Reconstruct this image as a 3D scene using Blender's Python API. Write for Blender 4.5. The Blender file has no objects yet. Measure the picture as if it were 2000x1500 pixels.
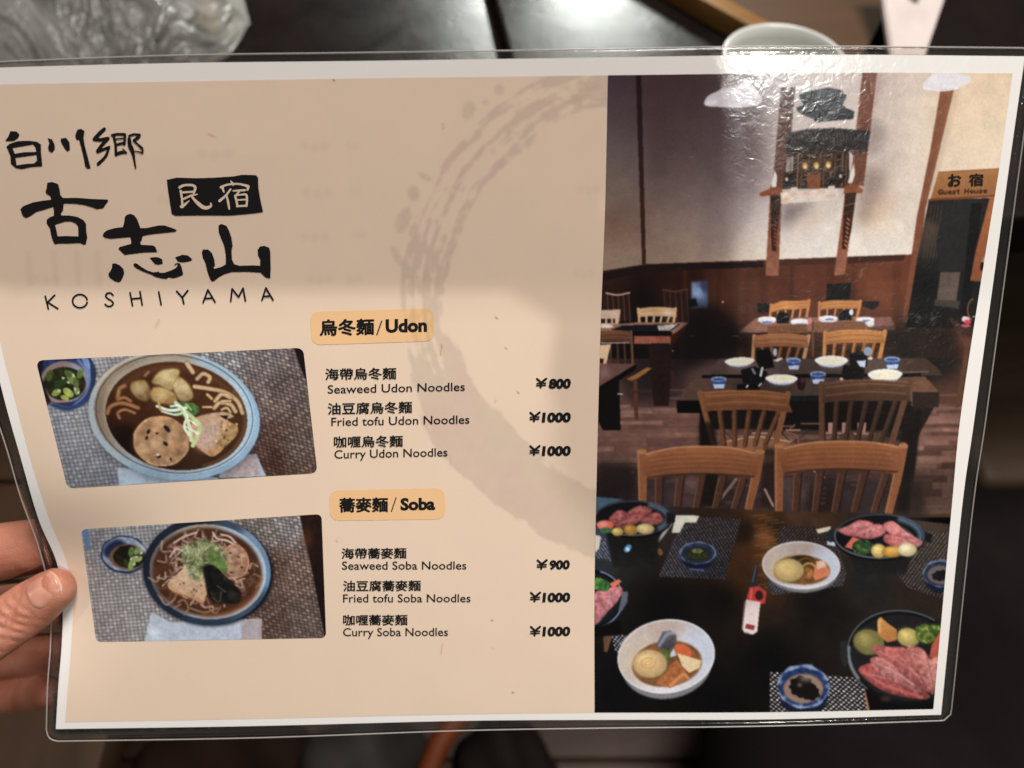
import bpy, bmesh, math, random
import numpy as np
from mathutils import Vector, Matrix
from mathutils.geometry import tessellate_polygon

scene = bpy.context.scene
COL = scene.collection
random.seed(7)
RNG = np.random.default_rng(11)

# ------------------------------------------------------------------ camera
CAM = np.array((0.0, 0.0, 1.06))
PITCH = math.radians(55)
RIGHT = np.array((1.0, 0.0, 0.0))
FWD = np.array((0.0, math.cos(PITCH), -math.sin(PITCH)))
UP = np.array((0.0, math.sin(PITCH), math.cos(PITCH)))
F = 1480.0
cd = bpy.data.cameras.new("camera")
cam = bpy.data.objects.new("camera", cd)
COL.objects.link(cam)
cam.location = CAM
cam.rotation_euler = (math.pi / 2 - PITCH, 0, 0)
cd.sensor_width = 36.0
cd.lens = F / 2000 * 36
cd.clip_start = 0.01
cd.clip_end = 50
cd.dof.use_dof = True
cd.dof.focus_distance = 0.228
cd.dof.aperture_fstop = 8.5
scene.camera = cam
scene.view_settings.view_transform = 'Standard'
scene.view_settings.look = 'None'
scene.view_settings.exposure = 0
scene.view_settings.gamma = 1
scene.cycles.max_bounces = 8
scene.cycles.transparent_max_bounces = 12
scene.cycles.caustics_reflective = False
scene.cycles.caustics_refractive = False


def c2w(v):
    """camera coordinates (right, down, forward; metres) to world"""
    return CAM + v[0] * RIGHT - v[1] * UP + v[2] * FWD


# ------------------------------------------------------------------ light of the room
world = bpy.data.worlds.new("World")
scene.world = world
world.use_nodes = True
bg = world.node_tree.nodes['Background']
bg.inputs[0].default_value = (1.0, 0.92, 0.85, 1)
bg.inputs[1].default_value = 0.05


def lamp(name, kind, pos, target, energy, colour, size):
    ld = bpy.data.lights.new(name, kind)
    ld.energy = energy
    ld.color = colour
    if kind == 'AREA':
        ld.shape = 'DISK'
        ld.size = size
    else:
        ld.shadow_soft_size = size
    o = bpy.data.objects.new(name, ld)
    COL.objects.link(o)
    o.location = pos
    d = Vector(target) - Vector(pos)
    o.rotation_euler = d.to_track_quat('-Z', 'Y').to_euler()
    return o


SHEET_MID = c2w((0.0, 0.0, 0.228))


def from_sheet(px, py, d, dist):
    z = 0.228
    p = np.array(((px - 1000) / F * z, (py - 750) / F * z, z))
    d = np.array(d, float)
    d /= np.linalg.norm(d)
    return c2w(p + d * dist)


LAMP_KEY = from_sheet(1492, 150, (0.36, 0.21, -1.08), 1.6)
lamp('lamp_behind_right', 'POINT', LAMP_KEY, SHEET_MID, 29.0, (0.96, 1.0, 0.95), 0.017)
lamp('lamp_from_left', 'POINT', from_sheet(150, 1150, (-0.92, -0.32, -1.0), 1.9), SHEET_MID, 14.0, (1.0, 0.92, 0.85), 0.026)
lamp('soft_fill_overhead', 'AREA', c2w((0.46, -1.12, -0.80)), SHEET_MID, 41.0, (1.0, 0.935, 0.89), 0.7)  # added soft fill for the remaining room light, no lamp seen there
LAMP_TABLE = np.array((0.13, 1.75, 0.75 + 0.68))
lamp('lamp_over_far_table', 'AREA', LAMP_TABLE, (0, 0.55, 0.75), 15.0, (0.95, 1.0, 0.93), 0.22)


# ------------------------------------------------------------------ helpers
def lin(c):
    c = np.asarray(c, float) / 255.0
    return np.where(c <= 0.04045, c / 12.92, ((c + 0.055) / 1.055) ** 2.4)


def tag(o, label=None, cat=None, group=None, kind=None):
    if label: o['label'] = label
    if cat: o['category'] = cat
    if group: o['group'] = group
    if kind: o['kind'] = kind
    return o


def link(name, me, mat=None, parent=None):
    o = bpy.data.objects.new(name, me)
    COL.objects.link(o)
    if mat: me.materials.append(mat)
    if parent: o.parent = parent
    return o


def empty(name, loc=(0, 0, 0)):
    o = bpy.data.objects.new(name, None)
    COL.objects.link(o)
    o.location = loc
    return o


def mesh_from(name, verts, faces, smooth=False):
    me = bpy.data.meshes.new(name)
    me.from_pydata([tuple(map(float, v)) for v in verts], [], [tuple(map(int, f)) for f in faces])
    if smooth:
        me.polygons.foreach_set('use_smooth', [True] * len(me.polygons))
    me.update()
    return me


def grid_mesh(name, V, smooth=True, colours=None):
    """V: (rows, cols, 3) array of points, rows run down the surface; faces look at the camera"""
    h, w = V.shape[:2]
    me = bpy.data.meshes.new(name)
    idx = np.arange(h * w).reshape(h, w)
    q = np.stack([idx[:-1, :-1], idx[1:, :-1], idx[1:, 1:], idx[:-1, 1:]], -1).reshape(-1, 4)
    me.vertices.add(h * w)
    me.vertices.foreach_set('co', V.reshape(-1).astype(np.float32))
    me.loops.add(q.size)
    me.loops.foreach_set('vertex_index', q.reshape(-1).astype(np.int32))
    me.polygons.add(len(q))
    me.polygons.foreach_set('loop_start', np.arange(0, q.size, 4, dtype=np.int32))
    me.polygons.foreach_set('loop_total', np.full(len(q), 4, dtype=np.int32))
    if smooth:
        me.polygons.foreach_set('use_smooth', np.ones(len(q), dtype=bool))
    me.update(calc_edges=True)
    if colours is not None:
        at = me.color_attributes.new('print', 'FLOAT_COLOR', 'POINT')
        c4 = np.ones((h * w, 4), np.float32)
        c4[:, :3] = colours.reshape(-1, 3)
        at.data.foreach_set('color', c4.reshape(-1))
    return me


class NT:
    """tiny node tree helper"""
    def __init__(s, name):
        s.m = bpy.data.materials.new(name)
        s.m.use_nodes = True
        s.t = s.m.node_tree
        s.t.nodes.clear()
        s.out = s.t.nodes.new('ShaderNodeOutputMaterial')

    def n(s, kind, **kw):
        x = s.t.nodes.new('ShaderNode' + kind)
        for k, v in kw.items():
            if k.startswith('i_'):
                x.inputs[k[2:].replace('_', ' ')].default_value = v
            else:
                setattr(x, k, v)
        return x

    def l(s, a, b):
        s.t.links.new(a, b)

    def noise(s, scale, detail=3, rough=0.5, vec=None, dist=0.0):
        x = s.n('TexNoise')
        x.inputs['Scale'].default_value = scale
        x.inputs['Detail'].default_value = detail
        x.inputs['Roughness'].default_value = rough
        x.inputs['Distortion'].default_value = dist
        if vec is None:
            g = s.n('NewGeometry')
            vec = g.outputs['Position']
        s.l(vec, x.inputs['Vector'])
        return x.outputs['Fac']

    def ramp(s, fac, stops):
        r = s.n('ValToRGB')
        e = r.color_ramp.elements
        while len(e) < len(stops): e.new(0.5)
        for el, (p, c) in zip(e, stops):
            el.position = p
            el.color = (c[0], c[1], c[2], 1) if len(c) == 3 else c
        s.l(fac, r.inputs[0])
        return r.outputs[0]

    def math(s, op, a, b=0.0):
        x = s.n('Math', operation=op)
        for i, v in enumerate((a, b)):
            if isinstance(v, (int, float)): x.inputs[i].default_value = v
            else: s.l(v, x.inputs[i])
        return x.outputs[0]

    def bump(s, h, strength, dist):
        b = s.n('Bump')
        b.inputs['Strength'].default_value = strength
        b.inputs['Distance'].default_value = dist
        s.l(h, b.inputs['Height'])
        return b.outputs[0]

    def prin(s, colour=None, rough=0.5, spec=0.5, **kw):
        p = s.n('BsdfPrincipled')
        if colour is not None:
            if isinstance(colour, (tuple, list, np.ndarray)):
                p.inputs['Base Color'].default_value = (*[float(c) for c in colour], 1)
            else:
                s.l(colour, p.inputs['Base Color'])
        if isinstance(rough, (int, float)): p.inputs['Roughness'].default_value = rough
        else: s.l(rough, p.inputs['Roughness'])
        p.inputs['Specular IOR Level'].default_value = spec
        for k, v in kw.items():
            k = k.replace('_', ' ')
            if isinstance(v, (int, float, tuple)): p.inputs[k].default_value = v
            else: s.l(v, p.inputs[k])
        return p

    def done(s, shader):
        s.l(shader.outputs[0] if hasattr(shader, 'outputs') else shader, s.out.inputs[0])
        return s.m


def film_bump(N):
    """orange peel of the clear laminating film"""
    g = N.n('NewGeometry').outputs['Position']
    a = N.noise(330, 2, 0.5, g, 0.9)
    b = N.noise(1500, 2, 0.6, g, 0.3)
    c = N.noise(45, 2, 0.5, g, 0.4)
    h = N.math('ADD', N.math('MULTIPLY', a, 1.0), N.math('MULTIPLY', b, 0.07))
    h = N.math('ADD', h, N.math('MULTIPLY', c, 2.2))
    return N.bump(h, 0.5, 0.00018)


def mat_print(name, attr=None, colour=None, fibre=0.05, coat=1.0):
    N = NT(name)
    g = N.n('NewGeometry').outputs['Position']
    if attr:
        a = N.n('Attribute', attribute_name=attr)
        base = a.outputs['Color']
    else:
        rgb = N.n('RGB')
        rgb.outputs[0].default_value = (*[float(c) for c in colour], 1)
        base = rgb.outputs[0]
    f = N.noise(2600, 2, 0.7, g)
    k = N.n('MapRange')
    k.inputs[3].default_value = 1 - fibre
    k.inputs[4].default_value = 1 + fibre
    N.l(f, k.inputs[0])
    mx = N.n('VectorMath', operation='SCALE')
    N.l(base, mx.inputs[0])
    N.l(k.outputs[0], mx.inputs['Scale'])
    p = N.prin(mx.outputs[0], 0.6, 0.0)
    p.inputs['Coat Weight'].default_value = coat
    mr = N.n('MapRange'); mr.inputs[3].default_value = 0.11; mr.inputs[4].default_value = 0.25
    N.l(N.noise(26, 5, 0.65, g, 1.5), mr.inputs[0]); N.l(mr.outputs[0], p.inputs['Coat Roughness'])
    p.inputs['Coat IOR'].default_value = 1.5
    N.l(film_bump(N), p.inputs['Coat Normal'])
    return N.done(p)


# ------------------------------------------------------------------ the sheet's surface
# plane of the held sheet in camera coordinates (solved from the A4 proportions)
SP = np.array((-0.15576, -0.08805, 0.21052))
SX = np.array((0.99992, -0.01236, 0.00200))
SY = np.array((-0.00895, -0.96477, -0.20248))
SN = np.cross(SX, SY)
SN /= np.linalg.norm(SN)
if SN[2] > 0: SN = -SN          # towards the camera


def sheet_cam(px, py, off=0.0):
    """point of the held sheet (camera coordinates), off = metres in front of it"""
    px = np.asarray(px, float)
    py = np.asarray(py, float)
    d = np.stack([(px - 1000) / F, (py - 750) / F, np.ones_like(px)], -1)
    t = (SN @ SP) / (d @ SN)
    bend = 0.050 * np.exp(-((px - 40) / 190) ** 2 - ((py - 1130) / 150) ** 2)
    bend = bend + 0.012 * np.exp(-((px - 0) / 500) ** 2) * np.clip((py - 300) / 900, 0, 1)
    bend = bend - 0.010 * np.exp(-((px - 1100) / 700) ** 2 - ((py - 1450) / 380) ** 2)
    bend = bend + 0.004 * np.sin(px / 310.0 + 0.6) * np.cos(py / 420.0)
    bend = bend + 0.0035 * np.sin((px * 0.6 + py) / 62) * np.exp(-((px - 170) / 230) ** 2 - ((py - 1010) / 190) ** 2)
    q = np.clip((640 - py) / 500, 0, 1.3)
    bend = bend - 0.033 * np.where(q < .2, q * q * 2.5, q - .1)
    t = t * (1 + bend)
    # step towards the camera along the ray by `off`
    t = t - off / np.linalg.norm(d, axis=-1)
    return d * t[..., None]


def sheet(px, py, off=0.0):
    c = sheet_cam(px, py, off)
    return CAM + c[..., 0:1] * RIGHT - c[..., 1:2] * UP + c[..., 2:3] * FWD


def curve(pts, n, key=None):
    """resample a polyline (Catmull-Rom) to n points, evenly by chord length"""
    p = np.array(pts, float)
    if len(p) == 2:
        return p[0] + (p[1] - p[0]) * np.linspace(0, 1, n)[:, None]
    e = np.vstack([2 * p[0] - p[1], p, 2 * p[-1] - p[-2]])
    out = []
    for i in range(len(p) - 1):
        a, b, c, d = e[i:i + 4]
        t = np.linspace(0, 1, 24, endpoint=False)[:, None]
        out.append(0.5 * (2 * b + (c - a) * t + (2 * a - 5 * b + 4 * c - d) * t * t + (3 * b - a - 3 * c + d) * t ** 3))
    out.append(p[-1:])
    q = np.vstack(out)
    s = np.r_[0, np.cumsum(np.linalg.norm(np.diff(q, axis=0), axis=1))]
    u = np.linspace(0, s[-1], n)
    return np.stack([np.interp(u, s, q[:, 0]), np.interp(u, s, q[:, 1])], -1)


def coons(top, right, bottom, left, nx, ny):
    T = curve(top, nx); B = curve(bottom, nx)
    L = curve(left, ny); R = curve(right, ny)
    u = np.linspace(0, 1, nx)[None, :, None]
    v = np.linspace(0, 1, ny)[:, None, None]
    P = (1 - v) * T[None] + v * B[None] + (1 - u) * L[:, None] + u * R[:, None]
    P -= (1 - u) * (1 - v) * T[0] + u * (1 - v) * T[-1] + (1 - u) * v * B[0] + u * v * B[-1]
    return P


# ------------------------------------------------------------------ printing ink: a small raster painter
def vnoise(X, Y, f, seed=0):
    r = np.random.default_rng(seed).random((67, 71))
    x = X * f; y = Y * f
    xi = np.floor(x).astype(int); yi = np.floor(y).astype(int)
    fx = x - xi; fy = y - yi
    fx = fx * fx * (3 - 2 * fx); fy = fy * fy * (3 - 2 * fy)
    g = lambda a, b: r[b % 67, a % 71]
    return (g(xi, yi) * (1 - fx) + g(xi + 1, yi) * fx) * (1 - fy) + (g(xi, yi + 1) * (1 - fx) + g(xi + 1, yi + 1) * fx) * fy


def fbm(X, Y, f, seed=0, o=4):
    t = 0; a = 0.5; s = 0
    for i in range(o):
        t = t + a * vnoise(X, Y, f * 2 ** i, seed + i * 13); s += a; a *= 0.55
    return t / s


def gblur(M, r):
    if r < 0.3: return M
    k = int(math.ceil(r * 2.5))
    w = np.exp(-0.5 * (np.arange(-k, k + 1) / r) ** 2); w /= w.sum()
    for ax in (0, 1):
        P = np.pad(M, [(k, k) if a == ax else (0, 0) for a in (0, 1)], mode='edge')
        M = sum(w[i] * (P[i:i + M.shape[0]] if ax == 0 else P[:, i:i + M.shape[1]]) for i in range(2 * k + 1))
    return M


def closed_curve(pts, n=8):
    p = np.array(pts, float)
    out = []
    N_ = len(p)
    for i in range(N_):
        a, b, c, d = p[i - 1], p[i], p[(i + 1) % N_], p[(i + 2) % N_]
        t = np.linspace(0, 1, n, endpoint=False)[:, None]
        out.append(0.5 * (2 * b + (c - a) * t + (2 * a - 5 * b + 4 * c - d) * t * t + (3 * b - a - 3 * c + d) * t ** 3))
    return np.vstack(out)


class Ink:
    def __init__(s, x0, y0, x1, y1):
        s.x0, s.y0 = x0, y0
        s.w, s.h = int(x1 - x0), int(y1 - y0)
        s.X, s.Y = np.meshgrid(np.arange(s.w) + x0 + 0.0, np.arange(s.h) + y0 + 0.0)
        s.A = np.zeros((s.h, s.w, 3))
        s.k, s.ox, s.oy = 1.0, 0.0, 0.0
        s.seed = 1
        s.clip = None

    def T(s, k, ox, oy):
        s.k, s.ox, s.oy = k, ox, oy

    def tr(s, pts):
        return np.array(pts, float) / s.k + (s.ox, s.oy)

    def box(s, p, m):
        a = np.floor(p.min(0) - m - (s.x0, s.y0)).astype(int); b = np.ceil(p.max(0) + m - (s.x0, s.y0)).astype(int)
        a = np.maximum(a, 0); b = np.minimum(b + 1, (s.w, s.h))
        return (slice(a[1], b[1]), slice(a[0], b[0])) if (b > a).all() else None

    def lay(s, bx, M, c, a, n, nf):
        X, Y = s.X[bx], s.Y[bx]
        if callable(c): C = c(X, Y)
        elif isinstance(c, list):
            t = np.linspace(0, 1, M.shape[0])[:, None, None]
            if len(c) == 3 and c[2] == 'h': t = np.linspace(0, 1, M.shape[1])[None, :, None]
            C = np.array(c[0], float) * (1 - t) + np.array(c[1], float) * t
            C = np.broadcast_to(C, M.shape + (3,))
        else: C = np.broadcast_to(np.array(c, float), M.shape + (3,))
        C = C / 255.0 if np.max(C) > 1.5 else C
        if n:
            s.seed += 1
            C = C * (1 + n * 2 * (fbm(X, Y, nf, s.seed, 3) - 0.5))[..., None]
        M = (M * a)[..., None]
        if s.clip is not None: M = M * s.clip[bx][..., None]
        s.A[bx] = s.A[bx] * (1 - M) + C * M

    def mask(s, p, f):
        bx = s.box(p, 2 + 2.5 * f)
        if bx is None: return None, None
        X, Y = s.X[bx], s.Y[bx]
        M = np.zeros(X.shape, bool)
        q = np.roll(p, -1, 0)
        for (ax, ay), (b_x, b_y) in zip(p, q):
            if ay == b_y: continue
            r0 = (Y > min(ay, b_y)) & (Y <= max(ay, b_y))
            M ^= r0 & (X < (Y - ay) * (b_x - ax) / (b_y - ay) + ax)
        return bx, gblur(M.astype(float), f)

    def poly(s, pts, c, f=0.7, a=1.0, sm=False, n=0.05, nf=0.15):
        p = s.tr(pts)
        if sm: p = closed_curve(p)
        bx, M = s.mask(p, f)
        if bx is not None: s.lay(bx, M, c, a, n, nf)

    def ell(s, cx, cy, rx, ry, c, rot=0, f=0.7, a=1.0, n=0.05, nf=0.15, wob=0.0):
        t = np.linspace(0, 2 * np.pi, 49)[:-1]
        w = 1 + wob * np.sin(t * 3 + cx) * np.cos(t * 5 + cy)
        x = rx * np.cos(t) * w; y = ry * np.sin(t) * w
        r = math.radians(rot)
        s.poly(np.stack([cx + x * math.cos(r) - y * math.sin(r), cy + x * math.sin(r) + y * math.cos(r)], -1), c, f, a, n=n, nf=nf)

    def arc(s, cx, cy, rx, ry, a0, a1, w, c, rot=0, f=0.8, a=1.0):
        t = np.radians(np.linspace(a0, a1, max(6, int(abs(a1 - a0) / 7))))
        x = rx * np.cos(t); y = ry * np.sin(t)
        r = math.radians(rot)
        s.line(np.stack([cx + x * math.cos(r) - y * math.sin(r), cy + x * math.sin(r) + y * math.cos(r)], -1), w, c, f, a, sm=False)

    def line(s, pts, w, c, f=0.8, a=1.0, sm=True, n=0.0, nf=0.2):
        p = s.tr(pts)
        W = np.atleast_1d(np.array(w, float)) / s.k
        if len(W) == 1: W = np.repeat(W, len(p))
        if sm and len(p) > 2:
            m = (len(p) - 1) * 6 + 1
            s0 = np.r_[0, np.cumsum(np.linalg.norm(np.diff(p, axis=0), axis=1))]
            p2 = curve(p, m)
            W = np.interp(np.linspace(0, s0[-1], m), s0, W); p = p2
        bx = s.box(p, W.max() / 2 + f + 2)
        if bx is None: return
        X, Y = s.X[bx], s.Y[bx]
        D = np.full(X.shape, 1e9)
        for i in range(len(p) - 1):
            ax, ay = p[i]; dx, dy = p[i + 1] - p[i]
            L = dx * dx + dy * dy + 1e-9
            t = np.clip(((X - ax) * dx + (Y - ay) * dy) / L, 0, 1)
            D = np.minimum(D, np.hypot(X - ax - t * dx, Y - ay - t * dy) - (W[i] * (1 - t) + W[i + 1] * t) / 2)
        s.lay(bx, np.clip(0.5 - D / (f * 1.6), 0, 1), c, a, n, nf)

    def field(s, pts, region=None, power=3.0):
        """smooth colour field through given points -> a callable"""
        P = [(x, y, np.array(c, float)) for x, y, c in pts]

        def fn(X, Y):
            num = 0; den = 0
            for x, y, c in P:
                w = 1.0 / (np.hypot(X - x, Y - y) ** power + 1.0)
                num = num + w[..., None] * c; den = den + w
            return num / den[..., None]
        return fn

    def dots(s, pts_poly, cnt, r, cols, seed=0, f=0.6, a=0.9):
        g = np.random.default_rng(seed)
        p = s.tr(pts_poly)
        lo, hi = p.min(0), p.max(0)
        bx, M = s.mask(p, 0)
        if bx is None: return
        k0 = (s.k, s.ox, s.oy)
        s.T(1, 0, 0)
        for _ in range(cnt):
            x, y = lo + (hi - lo) * g.random(2)
            iy, ix = int(y - s.y0) - bx[0].start, int(x - s.x0) - bx[1].start
            if 0 <= iy < M.shape[0] and 0 <= ix < M.shape[1] and M[iy, ix] > 0.5:
                rr = r * (0.5 + g.random())
                s.ell(x, y, rr, rr * (0.5 + 0.5 * g.random()), cols[g.integers(len(cols))], g.random() * 180, f, a, n=0)
        s.T(*k0)

    def weave(s, pts, u, v, c1, c2, a=1.0, gap=0.22, dark=0.5, f=0.7, rnd=0.36):
        """woven mat: u, v = step vectors of the two strand directions (picture units)"""
        p = s.tr(pts)
        bx, M = s.mask(p, f)
        if bx is None: return
        X, Y = s.X[bx] - p[0, 0], s.Y[bx] - p[0, 1]
        det = u[0] * v[1] - u[1] * v[0]
        a_ = (X * v[1] - Y * v[0]) / det; b_ = (u[0] * Y - u[1] * X) / det
        ia, ib = np.floor(a_), np.floor(b_)
        over = ((ia + ib) % 2) == 0
        fa, fb = a_ - ia, b_ - ib
        e = np.where(over, np.minimum(fb, 1 - fb), np.minimum(fa, 1 - fa))
        sh = 1 - dark * (e < gap)
        sh = sh * (0.86 + 0.22 * np.where(over, np.sin(np.pi * fa), np.sin(np.pi * fb)))
        r = np.random.default_rng(3).random((97, 101))
        sh = sh * (1 - rnd / 2 + rnd * r[ib.astype(int) % 97, ia.astype(int) % 101])
        C1 = c1(s.X[bx], s.Y[bx]) if callable(c1) else np.array(c1, float)
        C2 = c2(s.X[bx], s.Y[bx]) if callable(c2) else np.array(c2, float)
        C = np.where(over[..., None], C1, C2) * sh[..., None] / 255.0
        Ma = (M * a)[..., None]
        s.A[bx] = s.A[bx] * (1 - Ma) + C * Ma

    def lumps(s, pts_poly, cnt, r, cols, seed=0, a=0.5):
        """soft rounded lumps, each lit from the upper left"""
        g = np.random.default_rng(seed)
        p = s.tr(pts_poly); lo, hi = p.min(0), p.max(0)
        bx, M = s.mask(p, 0)
        if bx is None: return
        old = s.clip
        C = np.zeros(s.A.shape[:2]); C[bx] = M; C = C if old is None else C * old
        s.clip = C
        k0 = (s.k, s.ox, s.oy); r = r / s.k
        s.T(1, 0, 0)
        for _ in range(cnt):
            x, y = lo + (hi - lo) * g.random(2)
            rr = r * (0.6 + 0.8 * g.random()); c = np.array(cols[g.integers(len(cols))], float); ro = g.random() * 180
            s.ell(x + rr * .25, y + rr * .35, rr, rr * .8, c * .5, ro, rr * .3, a * .8, n=0)
            s.ell(x, y, rr * .9, rr * .7, c, ro, rr * .25, a, n=0)
            s.ell(x - rr * .25, y - rr * .25, rr * .4, rr * .3, np.minimum(c * 1.25, 255), ro, rr * .3, a * .8, n=0)
        s.T(*k0); s.clip = old

    def ball(s, cx, cy, rx, ry, c, rot=0, a=1.0, n=.12):
        c = np.array(c, float)
        s.ell(cx + rx * .06, cy + ry * .10, rx * 1.03, ry * 1.03, c * .42, rot, 1.5, a * .7, n=0)
        s.ell(cx, cy, rx, ry, c * .80, rot, 1.0, a, n=n, nf=.12)
        s.ell(cx - rx * .12, cy - ry * .16, rx * .72, ry * .66, c * 1.02, rot, rx / s.k * .22, a, n=n, nf=.2)
        s.ell(cx - rx * .28, cy - ry * .36, rx * .32, ry * .22, np.minimum(c * 1.22, 255), rot, rx / s.k * .14, a * .9, n=0)

    def finish(s, blur=0.6, mott=0.05, grain=0.05, sat=0.90):
        L_ = s.A.mean(-1, keepdims=True); s.A = L_ + (s.A - L_) * sat; s.A *= np.array((.99, 1.0, 1.03))
        for c in range(3): s.A[..., c] = gblur(s.A[..., c], blur)
        m = fbm(s.X, s.Y, 0.045, 71, 4) - .5
        m2 = fbm(s.X, s.Y, 0.35, 72, 2) - .5
        s.A *= (1 + mott * 2 * m + mott * 1.6 * m2)[..., None]
        s.A *= (1 + grain * (RNG.random(s.A.shape[:2]) - 0.5))[..., None]
        s.A += (RNG.random(s.A.shape[:2]) - .5)[..., None] * .012

    def sample(s, P):
        """bilinear colours (linear light) at picture positions P"""
        x = np.clip(P[..., 0] - s.x0, 0, s.w - 1.001); y = np.clip(P[..., 1] - s.y0, 0, s.h - 1.001)
        xi = x.astype(int); yi = y.astype(int)
        fx = (x - xi)[..., None]; fy = (y - yi)[..., None]
        A = s.A
        v = (A[yi, xi] * (1 - fx) + A[yi, xi + 1] * fx) * (1 - fy) + (A[yi + 1, xi] * (1 - fx) + A[yi + 1, xi + 1] * fx) * fy
        return lin(np.clip(v, 0, 1) * 255)
# ------------------------------------------------------------------ print: restaurant picture
def paint_restaurant():
    k = Ink(1150, 130, 1995, 1400)
    gx = [1190, 1252, 1275, 1350, 1420, 1475, 1515, 1600, 1720, 1780, 1860, 1970]
    gy = [145, 220, 300, 370, 430, 505]
    GC = np.array([
        [(74, 58, 66), (92, 76, 80), (112, 98, 94), (130, 112, 98), (128, 100, 84), (160, 136, 112)],
        [(78, 60, 64), (84, 68, 70), (104, 90, 88), (124, 106, 98), (134, 108, 94), (158, 134, 114)],
        [(74, 55, 58), (80, 62, 62), (90, 74, 72), (112, 92, 86), (140, 116, 104), (152, 128, 108)],
        [(74, 56, 58), (84, 66, 66), (100, 82, 80), (122, 104, 100), (150, 128, 118), (172, 148, 126)],
        [(84, 68, 70), (90, 72, 74), (104, 86, 86), (132, 116, 114), (166, 148, 142), (196, 174, 154)],
        [(150, 138, 138), (116, 98, 98), (118, 100, 98), (150, 134, 132), (200, 186, 178), (222, 206, 188)],
        [(196, 186, 182), (180, 164, 158), (174, 158, 150), (188, 172, 164), (214, 202, 194), (230, 216, 198)],
        [(206, 190, 180), (212, 198, 188), (206, 190, 180), (202, 186, 174), (224, 214, 202), (236, 226, 212)],
        [(196, 176, 164), (204, 186, 172), (200, 182, 170), (204, 186, 170), (226, 208, 186), (238, 228, 212)],
        [(214, 196, 180), (222, 204, 184), (226, 208, 188), (228, 210, 190), (232, 216, 198), (238, 226, 210)],
        [(226, 200, 168), (232, 206, 172), (232, 208, 178), (230, 208, 180), (230, 208, 184), (230, 210, 188)],
        [(228, 202, 168), (232, 208, 174), (234, 212, 182), (230, 208, 180), (230, 208, 184), (230, 210, 188)]], float)

    def fld(X, Y):
        xs = X[0]; ys = Y[:, 0]
        A_1 = np.stack([np.stack([np.interp(ys, gy, GC[i, :, c]) for c in range(3)], -1) for i in range(len(gx))], 0)
        out = np.stack([np.stack([np.interp(xs, gx, A_1[:, j, c]) for c in range(3)], -1) for j in range(len(ys))], 0)
        for c in range(3): out[..., c] = gblur(out[..., c], 11)
        return out
    k.T(1, 0, 0)
    k.poly([(1140, 120), (2000, 120), (2000, 560), (1140, 560)], fld, n=0.02, nf=0.05)
    k.poly([(1460, 130), (1482, 250), (1484, 330), (1462, 420), (1420, 510), (1360, 520), (1380, 300), (1400, 130)], (96, 80, 80), f=9, a=.22)
    k.poly([(1690, 250), (1720, 235), (1735, 262), (1712, 300), (1692, 300)], (128, 108, 100), f=9, a=.5)
    k.poly([(1685, 325), (1730, 335), (1722, 380), (1690, 440), (1676, 430)], (122, 98, 86), f=11, a=.55)
    k.poly([(1700, 400), (1760, 372), (1730, 430), (1690, 470)], (222, 178, 136), f=12, a=.4)
    k.poly([(1560, 425), (1620, 400), (1600, 440), (1550, 470)], (214, 170, 140), f=12, a=.4)
    # ---- lower wall boards, floor
    k.poly([(1140, 535), (1260, 516), (1830, 495), (1900, 560), (1900, 720), (1140, 720)], k.field([
        (1180, 560, (58, 34, 28)), (1250, 600, (30, 20, 22)), (1330, 560, (52, 28, 22)), (1420, 570, (84, 50, 36)), (1500, 560, (98, 56, 40)),
        (1600, 560, (104, 58, 42)), (1720, 560, (122, 70, 48)), (1760, 640, (96, 58, 42)), (1400, 680, (40, 30, 26)), (1250, 700, (22, 17, 18)),
        (1650, 600, (88, 52, 38)), (1560, 690, (60, 40, 30))]), n=0.12, nf=0.03)
    for i, x in enumerate((1300, 1338, 1362, 1404, 1450, 1492, 1547, 1586, 1622, 1668, 1700, 1752)):
        k.line([(x, 520), (x - 5, 700)], 6 + 5 * (i % 3), ((36, 20, 16), (130, 76, 50), (60, 32, 24))[i % 3], f=5, a=0.22)
    k.poly([(1140, 700), (1900, 700), (1900, 1010), (1140, 1010)], k.field([
        (1330, 830, (136, 98, 84)), (1230, 840, (118, 84, 72)), (1380, 770, (100, 72, 66)), (1300, 760, (60, 44, 42)), (1500, 760, (50, 38, 32)),
        (1830, 830, (128, 86, 72)), (1850, 900, (104, 70, 54)), (1840, 960, (72, 50, 40)), (1800, 720, (44, 36, 32)), (1200, 900, (92, 66, 60)),
        (1250, 960, (50, 38, 38)), (1700, 900, (96, 66, 56)), (1500, 900, (110, 80, 70)), (1600, 720, (40, 32, 28)), (1840, 760, (84, 56, 44))]), n=0.10, nf=0.05)
    for i in range(60):
        y = 745 + i * 4.4 + 3 * math.sin(i * 7)
        x = 1180 + (i * 173) % 640
        k.line([(x, y), (x + 60 + (i * 37) % 90, y - 2)], 3 + i % 3, (176, 134, 118) if i % 3 else (60, 40, 38), f=2.5, a=0.28)
    g = np.random.default_rng(31)
    for (xa, xb, ya, yb, dk_) in ((1165, 1375, 786, 905, 1.0), (1375, 1640, 850, 905, .95), (1765, 1895, 790, 905, .86), (1730, 1880, 905, 1000, .6), (1240, 1700, 905, 1000, .55)):
        y = ya
        while y < yb:
            hh = 5 + (y - 780) * .055
            x = xa - 90 * g.random()
            while x < xb:
                L_ = 50 + 120 * g.random()
                c = np.array(((178, 136, 120), (150, 108, 92), (124, 88, 76), (96, 68, 60), (164, 122, 106))[g.integers(5)], float) * dk_
                x0_, x1_ = max(x, xa), min(x + L_, xb)
                if x1_ > x0_ + 4: k.poly([(x0_, y), (x1_, y - 1), (x1_, y + hh - 1), (x0_, y + hh)], c, f=1.3, a=.62, n=.2, nf=.08)
                x += L_
            y += hh
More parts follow.
